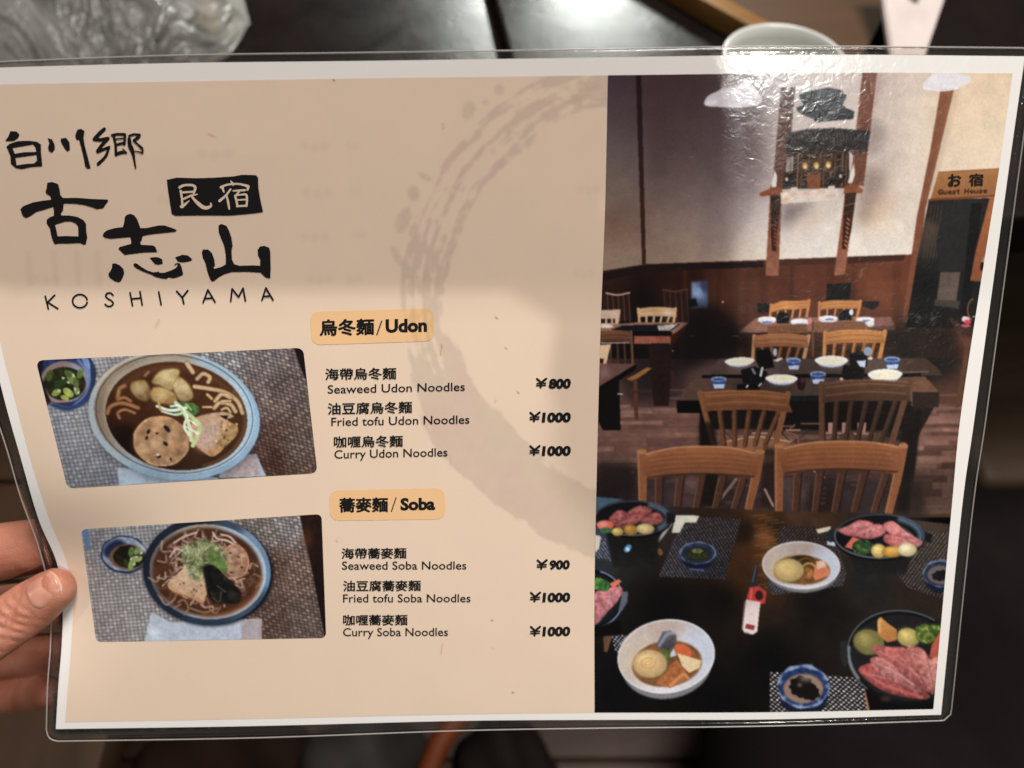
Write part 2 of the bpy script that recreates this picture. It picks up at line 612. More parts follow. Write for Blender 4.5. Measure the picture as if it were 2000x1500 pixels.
    k.poly([(1165, 900), (1240, 905), (1240, 1000), (1165, 1000)], (34, 26, 26), f=8, a=.8)
    # ---- dark picture rail
    k.T(2.343, 1150, 0)
    k.poly([(50, 1252), (255, 1212), (800, 1196), (800, 1222), (260, 1244), (50, 1288)], (38, 26, 26))
    k.poly([(870, 1190), (1140, 1178), (1140, 1205), (870, 1215)], (78, 46, 36))
    k.poly([(1185, 1176), (1450, 1166), (1440, 1192), (1185, 1206)], (74, 44, 34))
    k.poly([(215, 344), (240, 344), (262, 1214), (244, 1216)], [(44, 28, 34), (70, 42, 32)])
    # ---- posts behind shrine and door
    k.poly([(880, 400), (945, 400), (905, 860), (840, 860)], [(100, 72, 64), (98, 58, 44)], n=0.16)
    k.poly([(1252, 330), (1320, 330), (1258, 850), (1195, 850)], [(126, 76, 58), (112, 64, 44)], n=0.16)
    k.poly([(1320, 330), (1345, 330), (1300, 600), (1275, 760)], (150, 126, 116), f=5, a=0.5)
    k.poly([(832, 850), (885, 850), (868, 1262), (808, 1262)], [(112, 62, 40), (158, 102, 78)], n=0.12)
    k.poly([(1178, 850), (1225, 850), (1172, 1255), (1122, 1262)], [(124, 68, 42), (162, 106, 82)], n=0.12)
    k.poly([(1612, 395), (1675, 395), (1540, 960), (1480, 1500), (1430, 1500), (1500, 1000), (1560, 700)], [(140, 86, 58), (132, 78, 54)], n=0.08)
    k.poly([(1675, 395), (1700, 395), (1570, 900), (1545, 930)], (170, 140, 110), f=5, a=0.4)
    # ---- door zone
    k.poly([(1556, 912), (1880, 905), (1800, 1500), (1450, 1500), (1500, 1200)], k.field([
        (1830, 420, (46, 40, 38)), (1850, 520, (40, 38, 38)), (1800, 600, (36, 34, 32)), (1900, 470, (34, 32, 32)), (1815, 450, (78, 66, 58)), (1790, 560, (30, 28, 28))]), n=0.1)
    for i in range(5):
        k.line([(1570 + i * 16, 940), (1530 + i * 15, 1180)], 5, (104, 84, 70), a=0.55, f=1.5)
    k.poly([(1628, 920), (1810, 915), (1770, 1190), (1740, 1240), (1600, 1240), (1590, 1100)], (46, 44, 44), n=0.05)
    k.poly([(1610, 1245), (1700, 1245), (1680, 1390), (1590, 1390)], (104, 88, 78), n=0.1)
    k.poly([(1585, 1370), (1700, 1378), (1690, 1410), (1580, 1400)], (74, 66, 60))
    k.poly([(1750, 930), (1800, 930), (1740, 1450), (1700, 1450)], (30, 28, 28))
    k.poly([(1835, 905), (1880, 900), (1845, 1180), (1810, 1290), (1745, 1285), (1770, 1150)], [(176, 106, 60), (142, 84, 56)], n=0.1)
    k.poly([(1850, 1100), (1885, 1000), (1860, 1205), (1800, 1200)], (205, 170, 140), f=2)
    k.poly([(1795, 1200), (1815, 1200), (1810, 1240), (1790, 1235)], (40, 22, 20))
    # sign
    k.poly([(1600, 786), (1885, 770), (1868, 896), (1562, 916)], [(176, 122, 74), (158, 102, 58)], n=0.06)
    k.line([(1562, 914), (1868, 896)], 9, (128, 68, 34))
    k.line([(1602, 788), (1885, 772)], 4, (140, 84, 46))
    x = 1603
    LET = {'G': [[(18, 3), (8, 0), (0, 10), (6, 20), (17, 18), (17, 11), (10, 11)]], 'u': [[(0, 8), (1, 19), (12, 18), (13, 8)]], 'e': [[(1, 13), (13, 12), (8, 7), (1, 12), (4, 20), (13, 18)]],
           's': [[(12, 8), (3, 8), (4, 13), (11, 15), (9, 20), (0, 19)]], 't': [[(5, 2), (4, 19), (9, 19)], [(0, 8), (10, 7)]], 'H': [[(1, 0), (0, 20)], [(16, 0), (15, 20)], [(0, 10), (16, 10)]],
           'o': [[(6, 7), (0, 13), (6, 20), (13, 14), (6, 7)]]}
    x = 1600
    for ch in 'Guest House':
        if ch == ' ': x += 16; continue
        for st in LET[ch]:
            k.line([(x + a * 1.05, 868 + b * 1.05 - (x - 1600) * 0.03) for a, b in st], 5.2, (52, 32, 28), sm=False, f=0.8)
        x += 25 if ch in 'GH' else 20
    # ---- lamps
    k.poly([(532, 480), (545, 440), (600, 410), (640, 365), (700, 350), (760, 400), (790, 470), (700, 492), (600, 490)], (214, 206, 206), sm=True, n=0.02)
    k.poly([(610, 360), (660, 345), (720, 350), (700, 390), (610, 405)], (150, 136, 134), f=3)
    k.ell(560, 470, 30, 12, (236, 232, 232), -10, f=2)
    k.poly([(1530, 400), (1540, 370), (1590, 335), (1660, 332), (1740, 350), (1742, 378), (1690, 400), (1610, 412), (1550, 412)], (226, 220, 220), sm=True, n=0.02)
    k.line([(1532, 402), (1610, 415), (1690, 404)], 6, (240, 238, 240))
    # ---- fish-shaped carving
    k.poly([(950, 490), (985, 480), (965, 450), (965, 430), (1020, 415), (1090, 400), (1150, 410), (1182, 440), (1160, 480), (1180, 495), (1215, 510), (1210, 545), (1120, 552), (1035, 560),
            (1030, 545), (985, 528), (955, 510)], [(64, 70, 72), (44, 42, 44)], n=0.3, nf=0.25)
    k.line([(1040, 500), (1130, 490)], 9, (96, 92, 92), a=0.5)
    k.ell(1110, 515, 18, 7, (150, 142, 138))
    k.ell(1070, 462, 14, 6, (110, 108, 108))
    # ---- shrine: garland, cabinet
    k.poly([(905, 610), (1000, 590), (1120, 585), (1290, 600), (1275, 680), (1180, 690), (905, 700)], (52, 44, 44), n=0.4, nf=0.3)
    for i in range(46):
        x = 908 + i * 8
        k.line([(x, 612 - 8 * math.sin(i * 2.1)), (x + 6, 640)], 5, (44, 38, 38) if i % 2 else (78, 70, 66), f=1)
        k.line([(x, 650), (x + 3, 700 - 8 * math.sin(i * 1.3))], 5, (40, 30, 28), f=1)
    k.poly([(905, 700), (1190, 690), (1195, 860), (885, 865)], (58, 36, 26), n=0.3, nf=0.2)
    k.poly([(905, 720), (940, 715), (935, 780), (900, 790)], (150, 134, 128), n=0.2)
    for i in range(16):
        x = 925 + i * 17
        k.line([(x, 705), (x - 6, 855)], 4.5, ((124, 78, 40), (30, 20, 16), (160, 110, 64))[i % 3], f=1)
    for cx, cy in ((990, 760), (1042, 758), (1096, 755)):
        k.poly([(cx - 20, cy - 30), (cx + 20, cy - 32), (cx + 18, cy + 34), (cx - 22, cy + 34)], (86, 54, 30), n=0.2)
        k.ell(cx, cy, 12, 16, (196, 156, 88))
        k.ell(cx, cy + 4, 6, 7, (235, 222, 190))
    k.poly([(1000, 800), (1060, 795), (1058, 860), (1000, 862)], (132, 74, 38), n=0.2)
    k.ell(915, 825, 22, 30, (28, 20, 20)); k.ell(1150, 810, 24, 28, (26, 20, 20))
    k.ell(905, 820, 7, 9, (220, 190, 160)); k.ell(1152, 806, 7, 9, (210, 180, 150))
    k.ell(1115, 835, 18, 24, (26, 20, 20))
    k.poly([(925, 858), (955, 855), (955, 875), (925, 878)], (222, 196, 186)); k.poly([(1095, 852), (1125, 848), (1127, 870), (1095, 872)], (225, 200, 190))
    k.poly([(852, 778), (862, 810), (858, 855), (836, 858), (840, 825)], (220, 210, 200)); k.poly([(1214, 745), (1218, 800), (1205, 838), (1184, 838), (1196, 800)], (226, 214, 202))
    # shelf, brackets, cloth
    k.poly([(780, 884), (830, 862), (885, 860), (885, 895), (785, 898)], (136, 74, 44), n=0.1)
    k.poly([(1170, 850), (1225, 842), (1255, 870), (1250, 884), (1165, 888)], (140, 76, 44), n=0.1)
    k.poly([(885, 932), (1040, 922), (960, 990), (880, 1060)], (98, 80, 76), f=11, a=0.75)
    k.poly([(1240, 890), (1330, 900), (1260, 1010), (1225, 1020)], (176, 150, 136), f=12, a=0.5)
    k.poly([(832, 895), (882, 895), (862, 1060), (858, 1150), (838, 1150), (832, 1060)], (60, 34, 26), n=0.35, nf=0.2)
    k.poly([(1172, 885), (1225, 880), (1200, 1060), (1178, 1140), (1158, 1140), (1165, 1020)], (64, 36, 26), n=0.35, nf=0.2)
    for i in range(7):
        k.line([(850, 1010 + i * 18), (858, 1018 + i * 18)], 6, (150, 74, 38)); k.line([(1172 + (6 - i) * 2, 1000 + i * 20), (1180 + (6 - i) * 2, 1008 + i * 20)], 7, (196, 112, 66))
    k.poly([(878, 882), (1142, 862), (1142, 915), (880, 932)], (222, 206, 192), n=0.06)
    for a_, b_ in ((930, 890), (1000, 884), (1060, 878), (1110, 895), (900, 915)):
        k.ell(a_, b_, 22, 8, (214, 160, 130), -10, f=2, a=0.7)
    # ---- dark things on the boards
    k.poly([(1090, 1300), (1200, 1295), (1195, 1375), (1085, 1380)], (34, 32, 30))
    k.poly([(770, 1385), (830, 1390), (826, 1430), (775, 1430)], (36, 32, 32)); k.poly([(1250, 1380), (1330, 1380), (1325, 1400), (1300, 1420), (1250, 1400)], (42, 36, 36))
    k.poly([(470, 1290), (545, 1285), (545, 1410), (470, 1410)], k.field([(1362, 570, (138, 164, 200)), (1355, 590, (90, 110, 150)), (1378, 560, (60, 70, 100))]), f=2, n=0.1)
    k.poly([(450, 1370), (490, 1365), (500, 1400), (450, 1410)], (24, 24, 30), f=1)
    # ---- middle distance
    k.T(4.411, 1150, 500)
    k.poly([(240, 480), (100, 600), (380, 1300), (1000, 900), (1100, 500)], (22, 18, 20), f=14, a=0.55)
    for x0, y0, x1, y1 in ((150, 320, 350, 560), (640, 290, 850, 560)):
        k.poly([(x0, y0), (x1, y0 - 4), (x1, y1), (x0 + 40, y1)], (50, 30, 26))
        for i in range(5):
            xx = x0 + 8 + i * (x1 - x0 - 14) / 4
            k.line([(xx, y0 + 5), (xx + 14, y1)], 12, (106, 76, 62) if y0 > 300 else (84, 58, 46), a=0.7, f=1)
        k.line([(x0, y0), ((x0 + x1) / 2, y0 + 16), (x1, y0 - 4)], 14, (196, 160, 146) if y0 > 300 else (92, 64, 50))

    def chair(tl, tr, br, bl, c1, c2, slat_to, ns=5, rail=0.42, dark=(24, 16, 14), post=None):
        """a chair back seen from behind/front: curved top rail, posts, slats"""
        tl, tr, br, bl = map(np.array, (tl, tr, br, bl))
        tl = tl.astype(float); tr = tr.astype(float); br = br.astype(float); bl = bl.astype(float)
        w = np.linalg.norm(tr - tl)
        h = np.linalg.norm(bl - tl)
        up_ = (tl - bl) / max(h, 1) * w * 0.03
        for i in range(ns):
            f_ = (i + 1) / (ns + 1)
            a_ = tl + (tr - tl) * f_ + (bl - tl) * rail
            b_ = bl + (br - bl) * f_
            k.line([a_, a_ + (b_ - a_) * slat_to], w * 0.058, c2, f=1, n=0.15, sm=False)
            k.line([a_ + (w * 0.02, 0), a_ + (w * 0.02, 0) + (b_ - a_) * slat_to], w * 0.014, dark, f=1, a=0.6, sm=False)
        k.line([tl, bl], w * 0.07, c1 if post is None else post, n=0.1, sm=False)
        k.line([tr, br], w * 0.07, c1 if post is None else post, n=0.1, sm=False)
        k.line([tl + (w * 0.03, 0), bl + (w * 0.03, 0)], w * 0.02, dark, a=0.5, sm=False)
        lo = (bl - tl) * rail
        mid = (tl + tr) / 2
        k.poly([tl + (w * .02, h * 0.02), mid + up_ * 1.0 - (w * .2, 0), mid + up_, mid + up_ + (w * .2, 0), tr + (-w * .02, h * 0.02), tr + lo * 0.96, mid + lo * 0.86 + (w * .15, 0), mid + lo * 0.86 - (w * .15, 0), tl + lo * 0.96], [c1, c2], n=0.08, nf=0.06)
        for j in range(4):
            fr = .18 + .2 * j; k.line([tl + lo * fr + (w * .05, 0), mid + up_ * .6 + lo * (fr - .06), tr + lo * fr - (w * .05, 0)], w * .012, (70, 40, 26) if j % 2 else (214, 164, 112), f=1.2, a=.28)
        k.line([tl + (w * .03, 0), mid + up_ - (w * .2, 0), mid + up_ + (w * .2, 0), tr - (w * .03, 0)], w * 0.02, tuple(min(255, int(v * 1.35)) for v in c1), f=1, a=0.6)

    # left table with seats
    k.poly([(90, 465), (275, 462), (255, 590), (90, 600)], (214, 186, 158)); k.poly([(90, 540), (225, 540), (225, 580), (90, 582)], (64, 34, 24))
    for x in (150, 200): k.line([(x, 530), (x, 590)], 14, (220, 190, 160))
    chair((425, 455), (748, 452), (728, 590), (440, 590), (206, 160, 112), (222, 186, 142), 1.0, 4, 0.55, (70, 34, 22), (214, 168, 118))
    k.ell(690, 490, 55, 25, (232, 220, 200), f=4, a=0.7)
    k.poly([(90, 600), (440, 570), (865, 572), (720, 690), (90, 650)], (158, 112, 90), n=0.08)
    k.poly([(190, 635), (290, 598), (790, 585), (690, 660), (380, 655)], (24, 26, 36), n=0.1)
    k.ell(150, 605, 60, 16, (226, 220, 204)); k.poly([(590, 600), (770, 585), (700, 640), (600, 640)], (190, 182, 172), n=0.25, nf=0.3)
    k.poly([(190, 640), (720, 655), (715, 690), (390, 690)], (22, 14, 14))
    k.poly([(390, 692), (710, 690), (705, 750), (390, 758)], (158, 92, 72), n=0.16, nf=0.2)
    k.poly([(700, 690), (860, 585), (850, 610), (720, 770)], (58, 30, 22)); k.line([(700, 760), (700, 820)], 18, (120, 70, 42)); k.line([(690, 815), (725, 818)], 10, (190, 160, 130))
    chair((70, 655), (365, 650), (378, 925), (70, 925), (120, 78, 52), (92, 60, 44), 1.0, 4, 0.35, (22, 16, 16))
    k.line([(90, 750), (350, 746)], 10, (214, 196, 180), a=0.8)
    k.poly([(80, 765), (190, 762), (150, 930), (130, 990), (80, 990)], (222, 190, 148), n=0.05); k.poly([(85, 880), (130, 885), (125, 930), (85, 920)], (60, 30, 20))
    k.poly([(510, 760), (720, 760), (690, 1290), (560, 1290)], (40, 26, 24), n=0.2)
    k.poly([(80, 930), (410, 928), (80, 1130)], (112, 78, 70), n=0.06); k.poly([(130, 935), (190, 1030), (80, 1060)], (180, 150, 150), f=6, a=0.6)
    k.poly([(80, 1130), (410, 930), (405, 975), (90, 1190)], (16, 12, 12)); k.poly([(70, 1180), (260, 1040), (275, 1500), (120, 1500), (70, 1400)], (20, 16, 16), n=0.1)
    k.poly([(320, 1060), (400, 1020), (500, 960), (545, 965), (430, 1050), (370, 1075)], (160, 110, 56), n=0.1)
    k.line([(400, 1080), (410, 1400)], 34, (96, 58, 46)); k.line([(390, 1170), (520, 1170)], 14, (70, 44, 40)); k.line([(715, 1000), (745, 1100)], 24, (60, 38, 36))
    k.line([(290, 1190), (250, 1188)], 9, (200, 200, 200)); k.line([(870, 690), (915, 690)], 8, (120, 110, 110)); k.line([(1240, 690), (1290, 694)], 8, (220, 210, 205)); k.ell(1155, 396, 9, 6, (240, 235, 230))
    # far centre table
    chair((1570, 420), (1900, 380), (1870, 560), (1560, 560), (206, 134, 74), (212, 146, 88), 1.0, 4, 0.5, (64, 30, 20))
    k.poly([(1290, 655), (1440, 535), (2400, 520), (2640, 600), (2640, 640), (1290, 660)], (150, 104, 86), n=0.1)
    k.T(4, 1500, 500)
    chair((402, 365), (725, 352), (690, 500), (400, 500), (200, 134, 78), (196, 128, 76), 1.0, 4, 0.45, (54, 28, 20))
    k.poly([(820, 480), (960, 475), (995, 560), (760, 565)], (136, 92, 84), n=0.1)
    k.T(4.411, 1150, 500)
    for cx, cy, rx in ((1535, 545, 78), (1820, 565, 80)):
        k.ell(cx, cy + 8, rx, 30, (216, 218, 222)); k.ell(cx, cy - 4, rx, 20, (238, 236, 232)); k.ell(cx, cy + 25, rx * .6, 10, (60, 90, 150), a=0.7)
    k.poly([(1615, 520), (1640, 480), (1700, 490), (1735, 520), (1720, 580), (1620, 580)], (22, 22, 24)); k.ell(1905, 560, 20, 26, (224, 130, 140))
    k.T(4, 1500, 500)
    for cx, cy, rx in ((470, 490, 72), (760, 500, 70)):
        k.ell(cx, cy + 6, rx, 26, (206, 212, 222)); k.ell(cx, cy - 6, rx, 18, (238, 236, 232)); k.ell(cx + 10, cy + 5, rx * .5, 8, (60, 80, 150), a=0.7)
    k.poly([(550, 470), (590, 420), (650, 420), (655, 500), (555, 505)], (24, 24, 26)); k.ell(650, 440, 16, 22, (230, 236, 240)); k.ell(800, 530, 30, 25, (232, 226, 220))
    # chairs behind the middle table
    k.poly([(0, 545), (305, 530), (310, 600), (0, 620)], (126, 82, 56), n=0.08); k.poly([(355, 520), (760, 510), (750, 590), (360, 600)], (130, 86, 60), n=0.08)
    k.line([(350, 520), (352, 780)], 20, (110, 70, 46)); k.poly([(760, 560), (1000, 560), (1250, 900), (900, 800)], (34, 29, 26), f=6, a=0.8)
    k.poly([(470, 700), (860, 700), (840, 790), (470, 790)], (60, 38, 26), n=.2)
    chair((448, 600), (915, 590), (872, 800), (440, 790), (192, 128, 68), (172, 112, 62), 1.0, 5, 0.5, (50, 30, 22), (196, 136, 74))
    k.T(4.411, 1150, 500)
    k.poly([(1440, 700), (1850, 700), (1830, 900), (1440, 900)], (50, 34, 26), n=.2)
    chair((1425, 690), (1895, 690), (1850, 900), (1415, 880), (166, 110, 68), (140, 90, 58), 1.0, 5, 0.55, (50, 30, 22), (186, 140, 96))
    k.T(1, 0, 0)
    k.poly([(1352, 600), (1385, 592), (1420, 610), (1470, 670), (1400, 705), (1345, 716), (1322, 712), (1330, 660)], (20, 17, 19), f=9, a=.75)
    k.poly([(1745, 640), (1790, 600), (1860, 620), (1880, 700), (1850, 745), (1780, 735)], (28, 25, 24), f=10, a=.75)
    k.T(4.411, 1150, 500)
    # middle table: two tops
    k.poly([(970, 1030), (1130, 890), (2900, 880), (3000, 960), (3050, 1030)], k.field([(1400, 715, (84, 66, 60)), (1600, 720, (78, 64, 58)), (1800, 720, (74, 56, 46)), (1440, 705, (100, 80, 74)), (1700, 710, (92, 74, 66))]), n=0.08)
    k.poly([(970, 1024), (2860, 1010), (2860, 1040), (975, 1052)], (20, 16, 16))
    k.poly([(755, 1250), (905, 1060), (2900, 1040), (3010, 1200), (3010, 1260), (760, 1260)], k.field([(1350, 770, (92, 70, 60)), (1500, 760, (66, 52, 46)), (1700, 760, (70, 52, 44)), (1800, 760, (110, 80, 60)), (1600, 745, (80, 64, 58))]), n=0.1)
    k.poly([(755, 1245), (1000, 1245), (1000, 1350), (760, 1350)], (16, 12, 12))
    k.T(4, 1500, 500)
    k.poly([(1130, 1060), (1340, 1062), (1335, 1180), (1130, 1190)], (50, 38, 32), n=0.1); k.poly([(1110, 985), (1260, 975), (1335, 1062), (1130, 1062)], (116, 82, 62), n=0.1)
    k.line([(1040, 910), (1255, 903)], 7, (150, 120, 100), a=0.8)
    k.poly([(1190, 1185), (1300, 1180), (1120, 1500), (900, 1500), (900, 1120)], (40, 32, 28), n=0.12)
    # right side: far seats
    k.poly([(1425, 470), (1520, 560), (1610, 560), (1600, 640), (1520, 620), (1430, 520)], (70, 46, 40), n=0.1)
    k.poly([(1500, 640), (1590, 650), (1500, 1180), (1465, 1190), (1540, 700)], (98, 66, 46), n=0.1)
    k.arc(1620, 420, 60, 90, 120, 250, 10, (130, 96, 60)); k.ell(1545, 495, 32, 22, (232, 190, 186)); k.ell(1560, 515, 28, 18, (206, 70, 84)); k.ell(1545, 545, 40, 12, (190, 90, 96)); k.ell(1535, 480, 14, 8, (240, 236, 230))
    k.line([(1600, 475), (1640, 470)], 8, (180, 180, 180))
    # crockery on the middle table (R4)
    k.T(4.411, 1150, 500)

    def plate(cx, cy, rx, ry, tilt=0):
        k.ell(cx, cy + ry * 0.9, rx * 0.72, ry * 0.9, (150, 170, 200), f=3, a=0.35)
        k.ell(cx, cy + ry * 0.35, rx * 0.86, ry * 1.15, (196, 206, 220), tilt)
        k.ell(cx, cy, rx, ry, (236, 236, 232), tilt)
        k.ell(cx + 4, cy + 2, rx * 0.82, ry * 0.66, (238, 228, 190), tilt, f=2)

    def cup(cx, cy, r):
        k.poly([(cx - r, cy - r * .3), (cx + r, cy - r * .35), (cx + r * .65, cy + r * .9), (cx - r * .55, cy + r * .95)], (190, 206, 230), sm=False)
        k.poly([(cx - r, cy - r * .3), (cx + r, cy - r * .35), (cx + r * .85, cy + r * .35), (cx - r * .85, cy + r * .4)], (54, 76, 124), n=0.3, nf=.3)
        k.ell(cx, cy - r * .3, r, r * .33, (150, 170, 206)); k.ell(cx, cy - r * .26, r * .8, r * .2, (60, 86, 140))
    plate(1300, 905, 128, 32, -3); plate(1660, 1055, 140, 36, 1)
    cup(1120, 1080, 66); cup(1760, 910, 58)
    k.poly([(1450, 810), (1560, 800), (1600, 960), (1480, 980), (1440, 900)], (20, 19, 20), n=.2); k.ell(1605, 830, 18, 34, (170, 186, 206)); k.poly([(1590, 900), (1660, 875), (1675, 885), (1620, 910)], (226, 226, 222))
    k.poly([(1310, 980), (1430, 950), (1540, 1000), (1500, 1100), (1330, 1100)], (22, 21, 22), n=.2); k.line([(1495, 965), (1480, 1030)], 20, (190, 200, 196)); k.line([(1410, 975), (1430, 1010)], 22, (150, 150, 160), a=.8)
    k.poly([(1280, 1105), (1480, 1100), (1470, 1165), (1270, 1165)], (18, 16, 18), n=.2); k.line([(1360, 1130), (1370, 1115)], 12, (235, 230, 225)); k.line([(1465, 1120), (1485, 1098)], 12, (200, 200, 196))
    k.poly([(1170, 1190), (1215, 1172), (1440, 1172), (1435, 1192)], (228, 220, 208))
    k.ell(1830, 1100, 38, 60, (44, 26, 30)); k.ell(1840, 1070, 18, 22, (110, 60, 70), a=.6)
    k.T(4, 1500, 500)
    plate(495, 815, 130, 36, 0); plate(915, 925, 136, 42, -1)
    cup(200, 835, 56); cup(390, 940, 62); cup(970, 825, 62)
    k.poly([(640, 760), (770, 742), (775, 860), (640, 870)], (22, 21, 22), n=.2); k.ell(780, 745, 34, 36, (140, 158, 170)); k.poly([(690, 820), (765, 815), (755, 890), (735, 890)], (200, 210, 226))
    k.poly([(590, 850), (760, 870), (740, 970), (640, 985), (570, 950)], (24, 22, 22), n=.2); k.ell(575, 962, 14, 12, (210, 180, 170)); k.ell(655, 980, 17, 12, (236, 226, 214)); k.ell(800, 800, 20, 9, (230, 226, 220))
    k.poly([(170, 1095), (400, 1090), (395, 1290), (150, 1290)], (24, 32, 32), n=0.3, nf=.3)
    k.T(1, 0, 0)
    k.poly([(1368, 803), (1800, 806), (1792, 842), (1372, 838)], (24, 22, 21), f=1.5, a=.95, n=.1)
    k.poly([(1366, 800), (1388, 800), (1392, 985), (1370, 985)], (20, 16, 15), f=1.2, a=.95)
    k.poly([(1768, 800), (1800, 800), (1778, 1000), (1742, 1000)], (30, 24, 21), f=1.5, a=.95)
    k.poly([(1322, 782), (1400, 783), (1400, 806), (1324, 806)], (15, 12, 12), f=.8)
    k.poly([(1400, 783), (1780, 783), (1780, 806), (1400, 806)], (26, 20, 18), f=1, a=.9)
    for x in (1412, 1470, 1520, 1655, 1700): k.line([(x, 838), (x + 26, 866), (x + 60, 842)], 3.2, (66, 46, 38), f=1, a=.7, sm=False)
    k.poly([(1408, 864), (1480, 852), (1545, 862), (1535, 880), (1425, 880)], (150, 104, 74), f=1.4, a=.9, n=.1)
    k.line([(1410, 864), (1480, 853), (1545, 863)], 2.4, (214, 176, 146), f=1, a=.8)
    k.poly([(1640, 858), (1720, 850), (1760, 862), (1750, 876), (1650, 876)], (96, 68, 52), f=1.4, a=.8, n=.1)
    for x, y, l in ((1470, 846, 40), (1612, 846, 30), (1668, 847, 40), (1600, 868, 36), (1536, 840, 26)): k.line([(x, y), (x + l, y)], 3, (206, 164, 146), f=1, a=.8)
    # chairs in front of the middle table
    k.T(4.411, 1150, 500)
    chair((960, 1180), (1715, 1190), (1610, 1620), (1080, 1640), (140, 88, 54), (112, 72, 48), 1.0, 5, 0.36, (30, 20, 18), (136, 88, 56))
    k.T(4, 1500, 500)
    for x0 in (470, 580, 700): k.poly([(x0, 1300), (x0 + 70, 1300), (x0 + 60, 1380), (x0, 1385)], (178, 136, 124), n=.1)
    chair((418, 1000), (1110, 985), (960, 1480), (425, 1480), (104, 72, 52), (76, 54, 42), 1.0, 5, 0.32, (34, 24, 20), (104, 72, 52))
    for st in ([(130, 1380), (220, 1400), (240, 1470)], [(260, 1310), (400, 1310)], [(120, 1330), (200, 1330)], [(150, 1370), (210, 1320)]):
        k.line(st, 12, (150, 104, 84), a=.8)
    # ---- front chairs (R6)
    k.T(2.5, 1150, 800)
    k.poly([(0, 330), (1640, 330), (1650, 540), (0, 540)], k.field([(1300, 950, (66, 52, 52)), (1200, 950, (40, 30, 30)), (1400, 960, (52, 40, 40)), (1600, 970, (44, 34, 32)), (1820, 950, (66, 48, 38)), (1850, 900, (90, 62, 48)), (1340, 930, (110, 84, 78)), (1560, 960, (86, 70, 68)), (1680, 955, (64, 52, 52)), (1790, 970, (50, 38, 34))]), f=9, n=0.18, nf=.06)
    for i in range(26):
        x = 270 + (i * 61) % 560 if i % 2 else 960 + (i * 83) % 500
        y = 330 + (i * 29) % 150
        k.line([(x, y), (x + 30, y - 3)], 8, (132, 104, 100) if i % 3 else (30, 22, 22), f=3, a=.4)
    k.poly([(540, 60), (620, 60), (640, 470), (540, 470)], (26, 20, 18), f=3, a=.8); k.poly([(850, 180), (930, 190), (920, 490), (840, 470)], (40, 27, 22), f=4, a=.7)
    k.poly([(1560, 20), (1620, 20), (1560, 500), (1500, 500)], (30, 23, 20), f=4, a=.8)
    k.line([(640, 440), (720, 340)], 14, (190, 150, 128), a=.6); k.line([(860, 390), (900, 470)], 12, (200, 170, 150), a=.7); k.line([(1100, 300), (1150, 330)], 10, (200, 170, 150), a=.6)

    def big_chair(L, R_, yt, yr, yb, crown):
        n_ = 5
        for i in range(n_):
            t = (i + 0.85) / (n_ + 0.6)
            xa = L[0] + (R_[0] - L[0]) * t
            xb = L[1] + (R_[1] - L[1]) * t
            k.line([(xa, yr - 10), (xb, yb)], [44, 34], (86, 56, 42), n=.12, f=1, sm=False)
            k.line([(xa + 20, yr - 10), (xb + 16, yb)], 7, (34, 24, 22), f=1, a=.7, sm=False)
            k.line([(xa - 19, yr), (xb - 15, yb)], 5, (146, 108, 84), f=1, a=.6, sm=False)
        for a_, b_, sgn in ((L[0], L[1], 1), (R_[0], R_[1], -1)):
            k.line([(a_, yt + 10), (b_ if sgn > 0 else (a_ + b_) / 2 + 6, (yt + yb) / 2), (b_, yb)], [46, 44, 38], (146, 92, 58), n=.08)
            k.line([(a_ - 16, yt + 15), (b_ - 14, yb)], 7, (190, 136, 96), a=.6, f=1.5, sm=False)
            k.ell(a_, yt + 6, 24, 12, (176, 122, 82), f=1)
        m = (L[0] + R_[0]) / 2
        q = (R_[0] - L[0]) / 4
        k.poly([(L[0] + 16, yt + 22), (L[0] + q, yt - crown * .55), (m, yt - crown), (m + q, yt - crown * .7), (R_[0] - 18, yt + 14), (R_[0] - 26, yr - 6), (m + q, yr - 18), (m, yr - 24), (m - q, yr - 16), (L[0] + 30, yr)], [(168, 106, 66), (122, 74, 48)], sm=True, n=0.07, nf=0.04)
        for j in range(9):
            yy = yt + 22 + j * (yr - yt - 20) / 10; k.line([(L[0] + 30 + 9 * (j % 3), yy + 4), (m - q, yy - crown * .55), (m, yy - crown * .8), (m + q, yy - crown * .6), (R_[0] - 34 - 11 * (j % 4), yy)], 3.5, (84, 50, 32) if j % 2 else (188, 128, 84), f=1.6, a=.26)
        k.line([(L[0] + 24, yt + 18), (L[0] + q, yt - crown * .5), (m, yt - crown * .92), (m + q, yt - crown * .62), (R_[0] - 26, yt + 12)], 9, (214, 160, 118), f=1.4, a=.6)
        k.line([(L[0] + 34, yr - 2), (m - q, yr - 16), (m, yr - 22), (m + q, yr - 16), (R_[0] - 30, yr - 8)], 7, (62, 40, 30), f=1.4, a=.8)
    big_chair((258, 262), (835, 780), 200, 335, 480, 22)
    big_chair((930, 928), (1535, 1465), 172, 312, 498, 18)
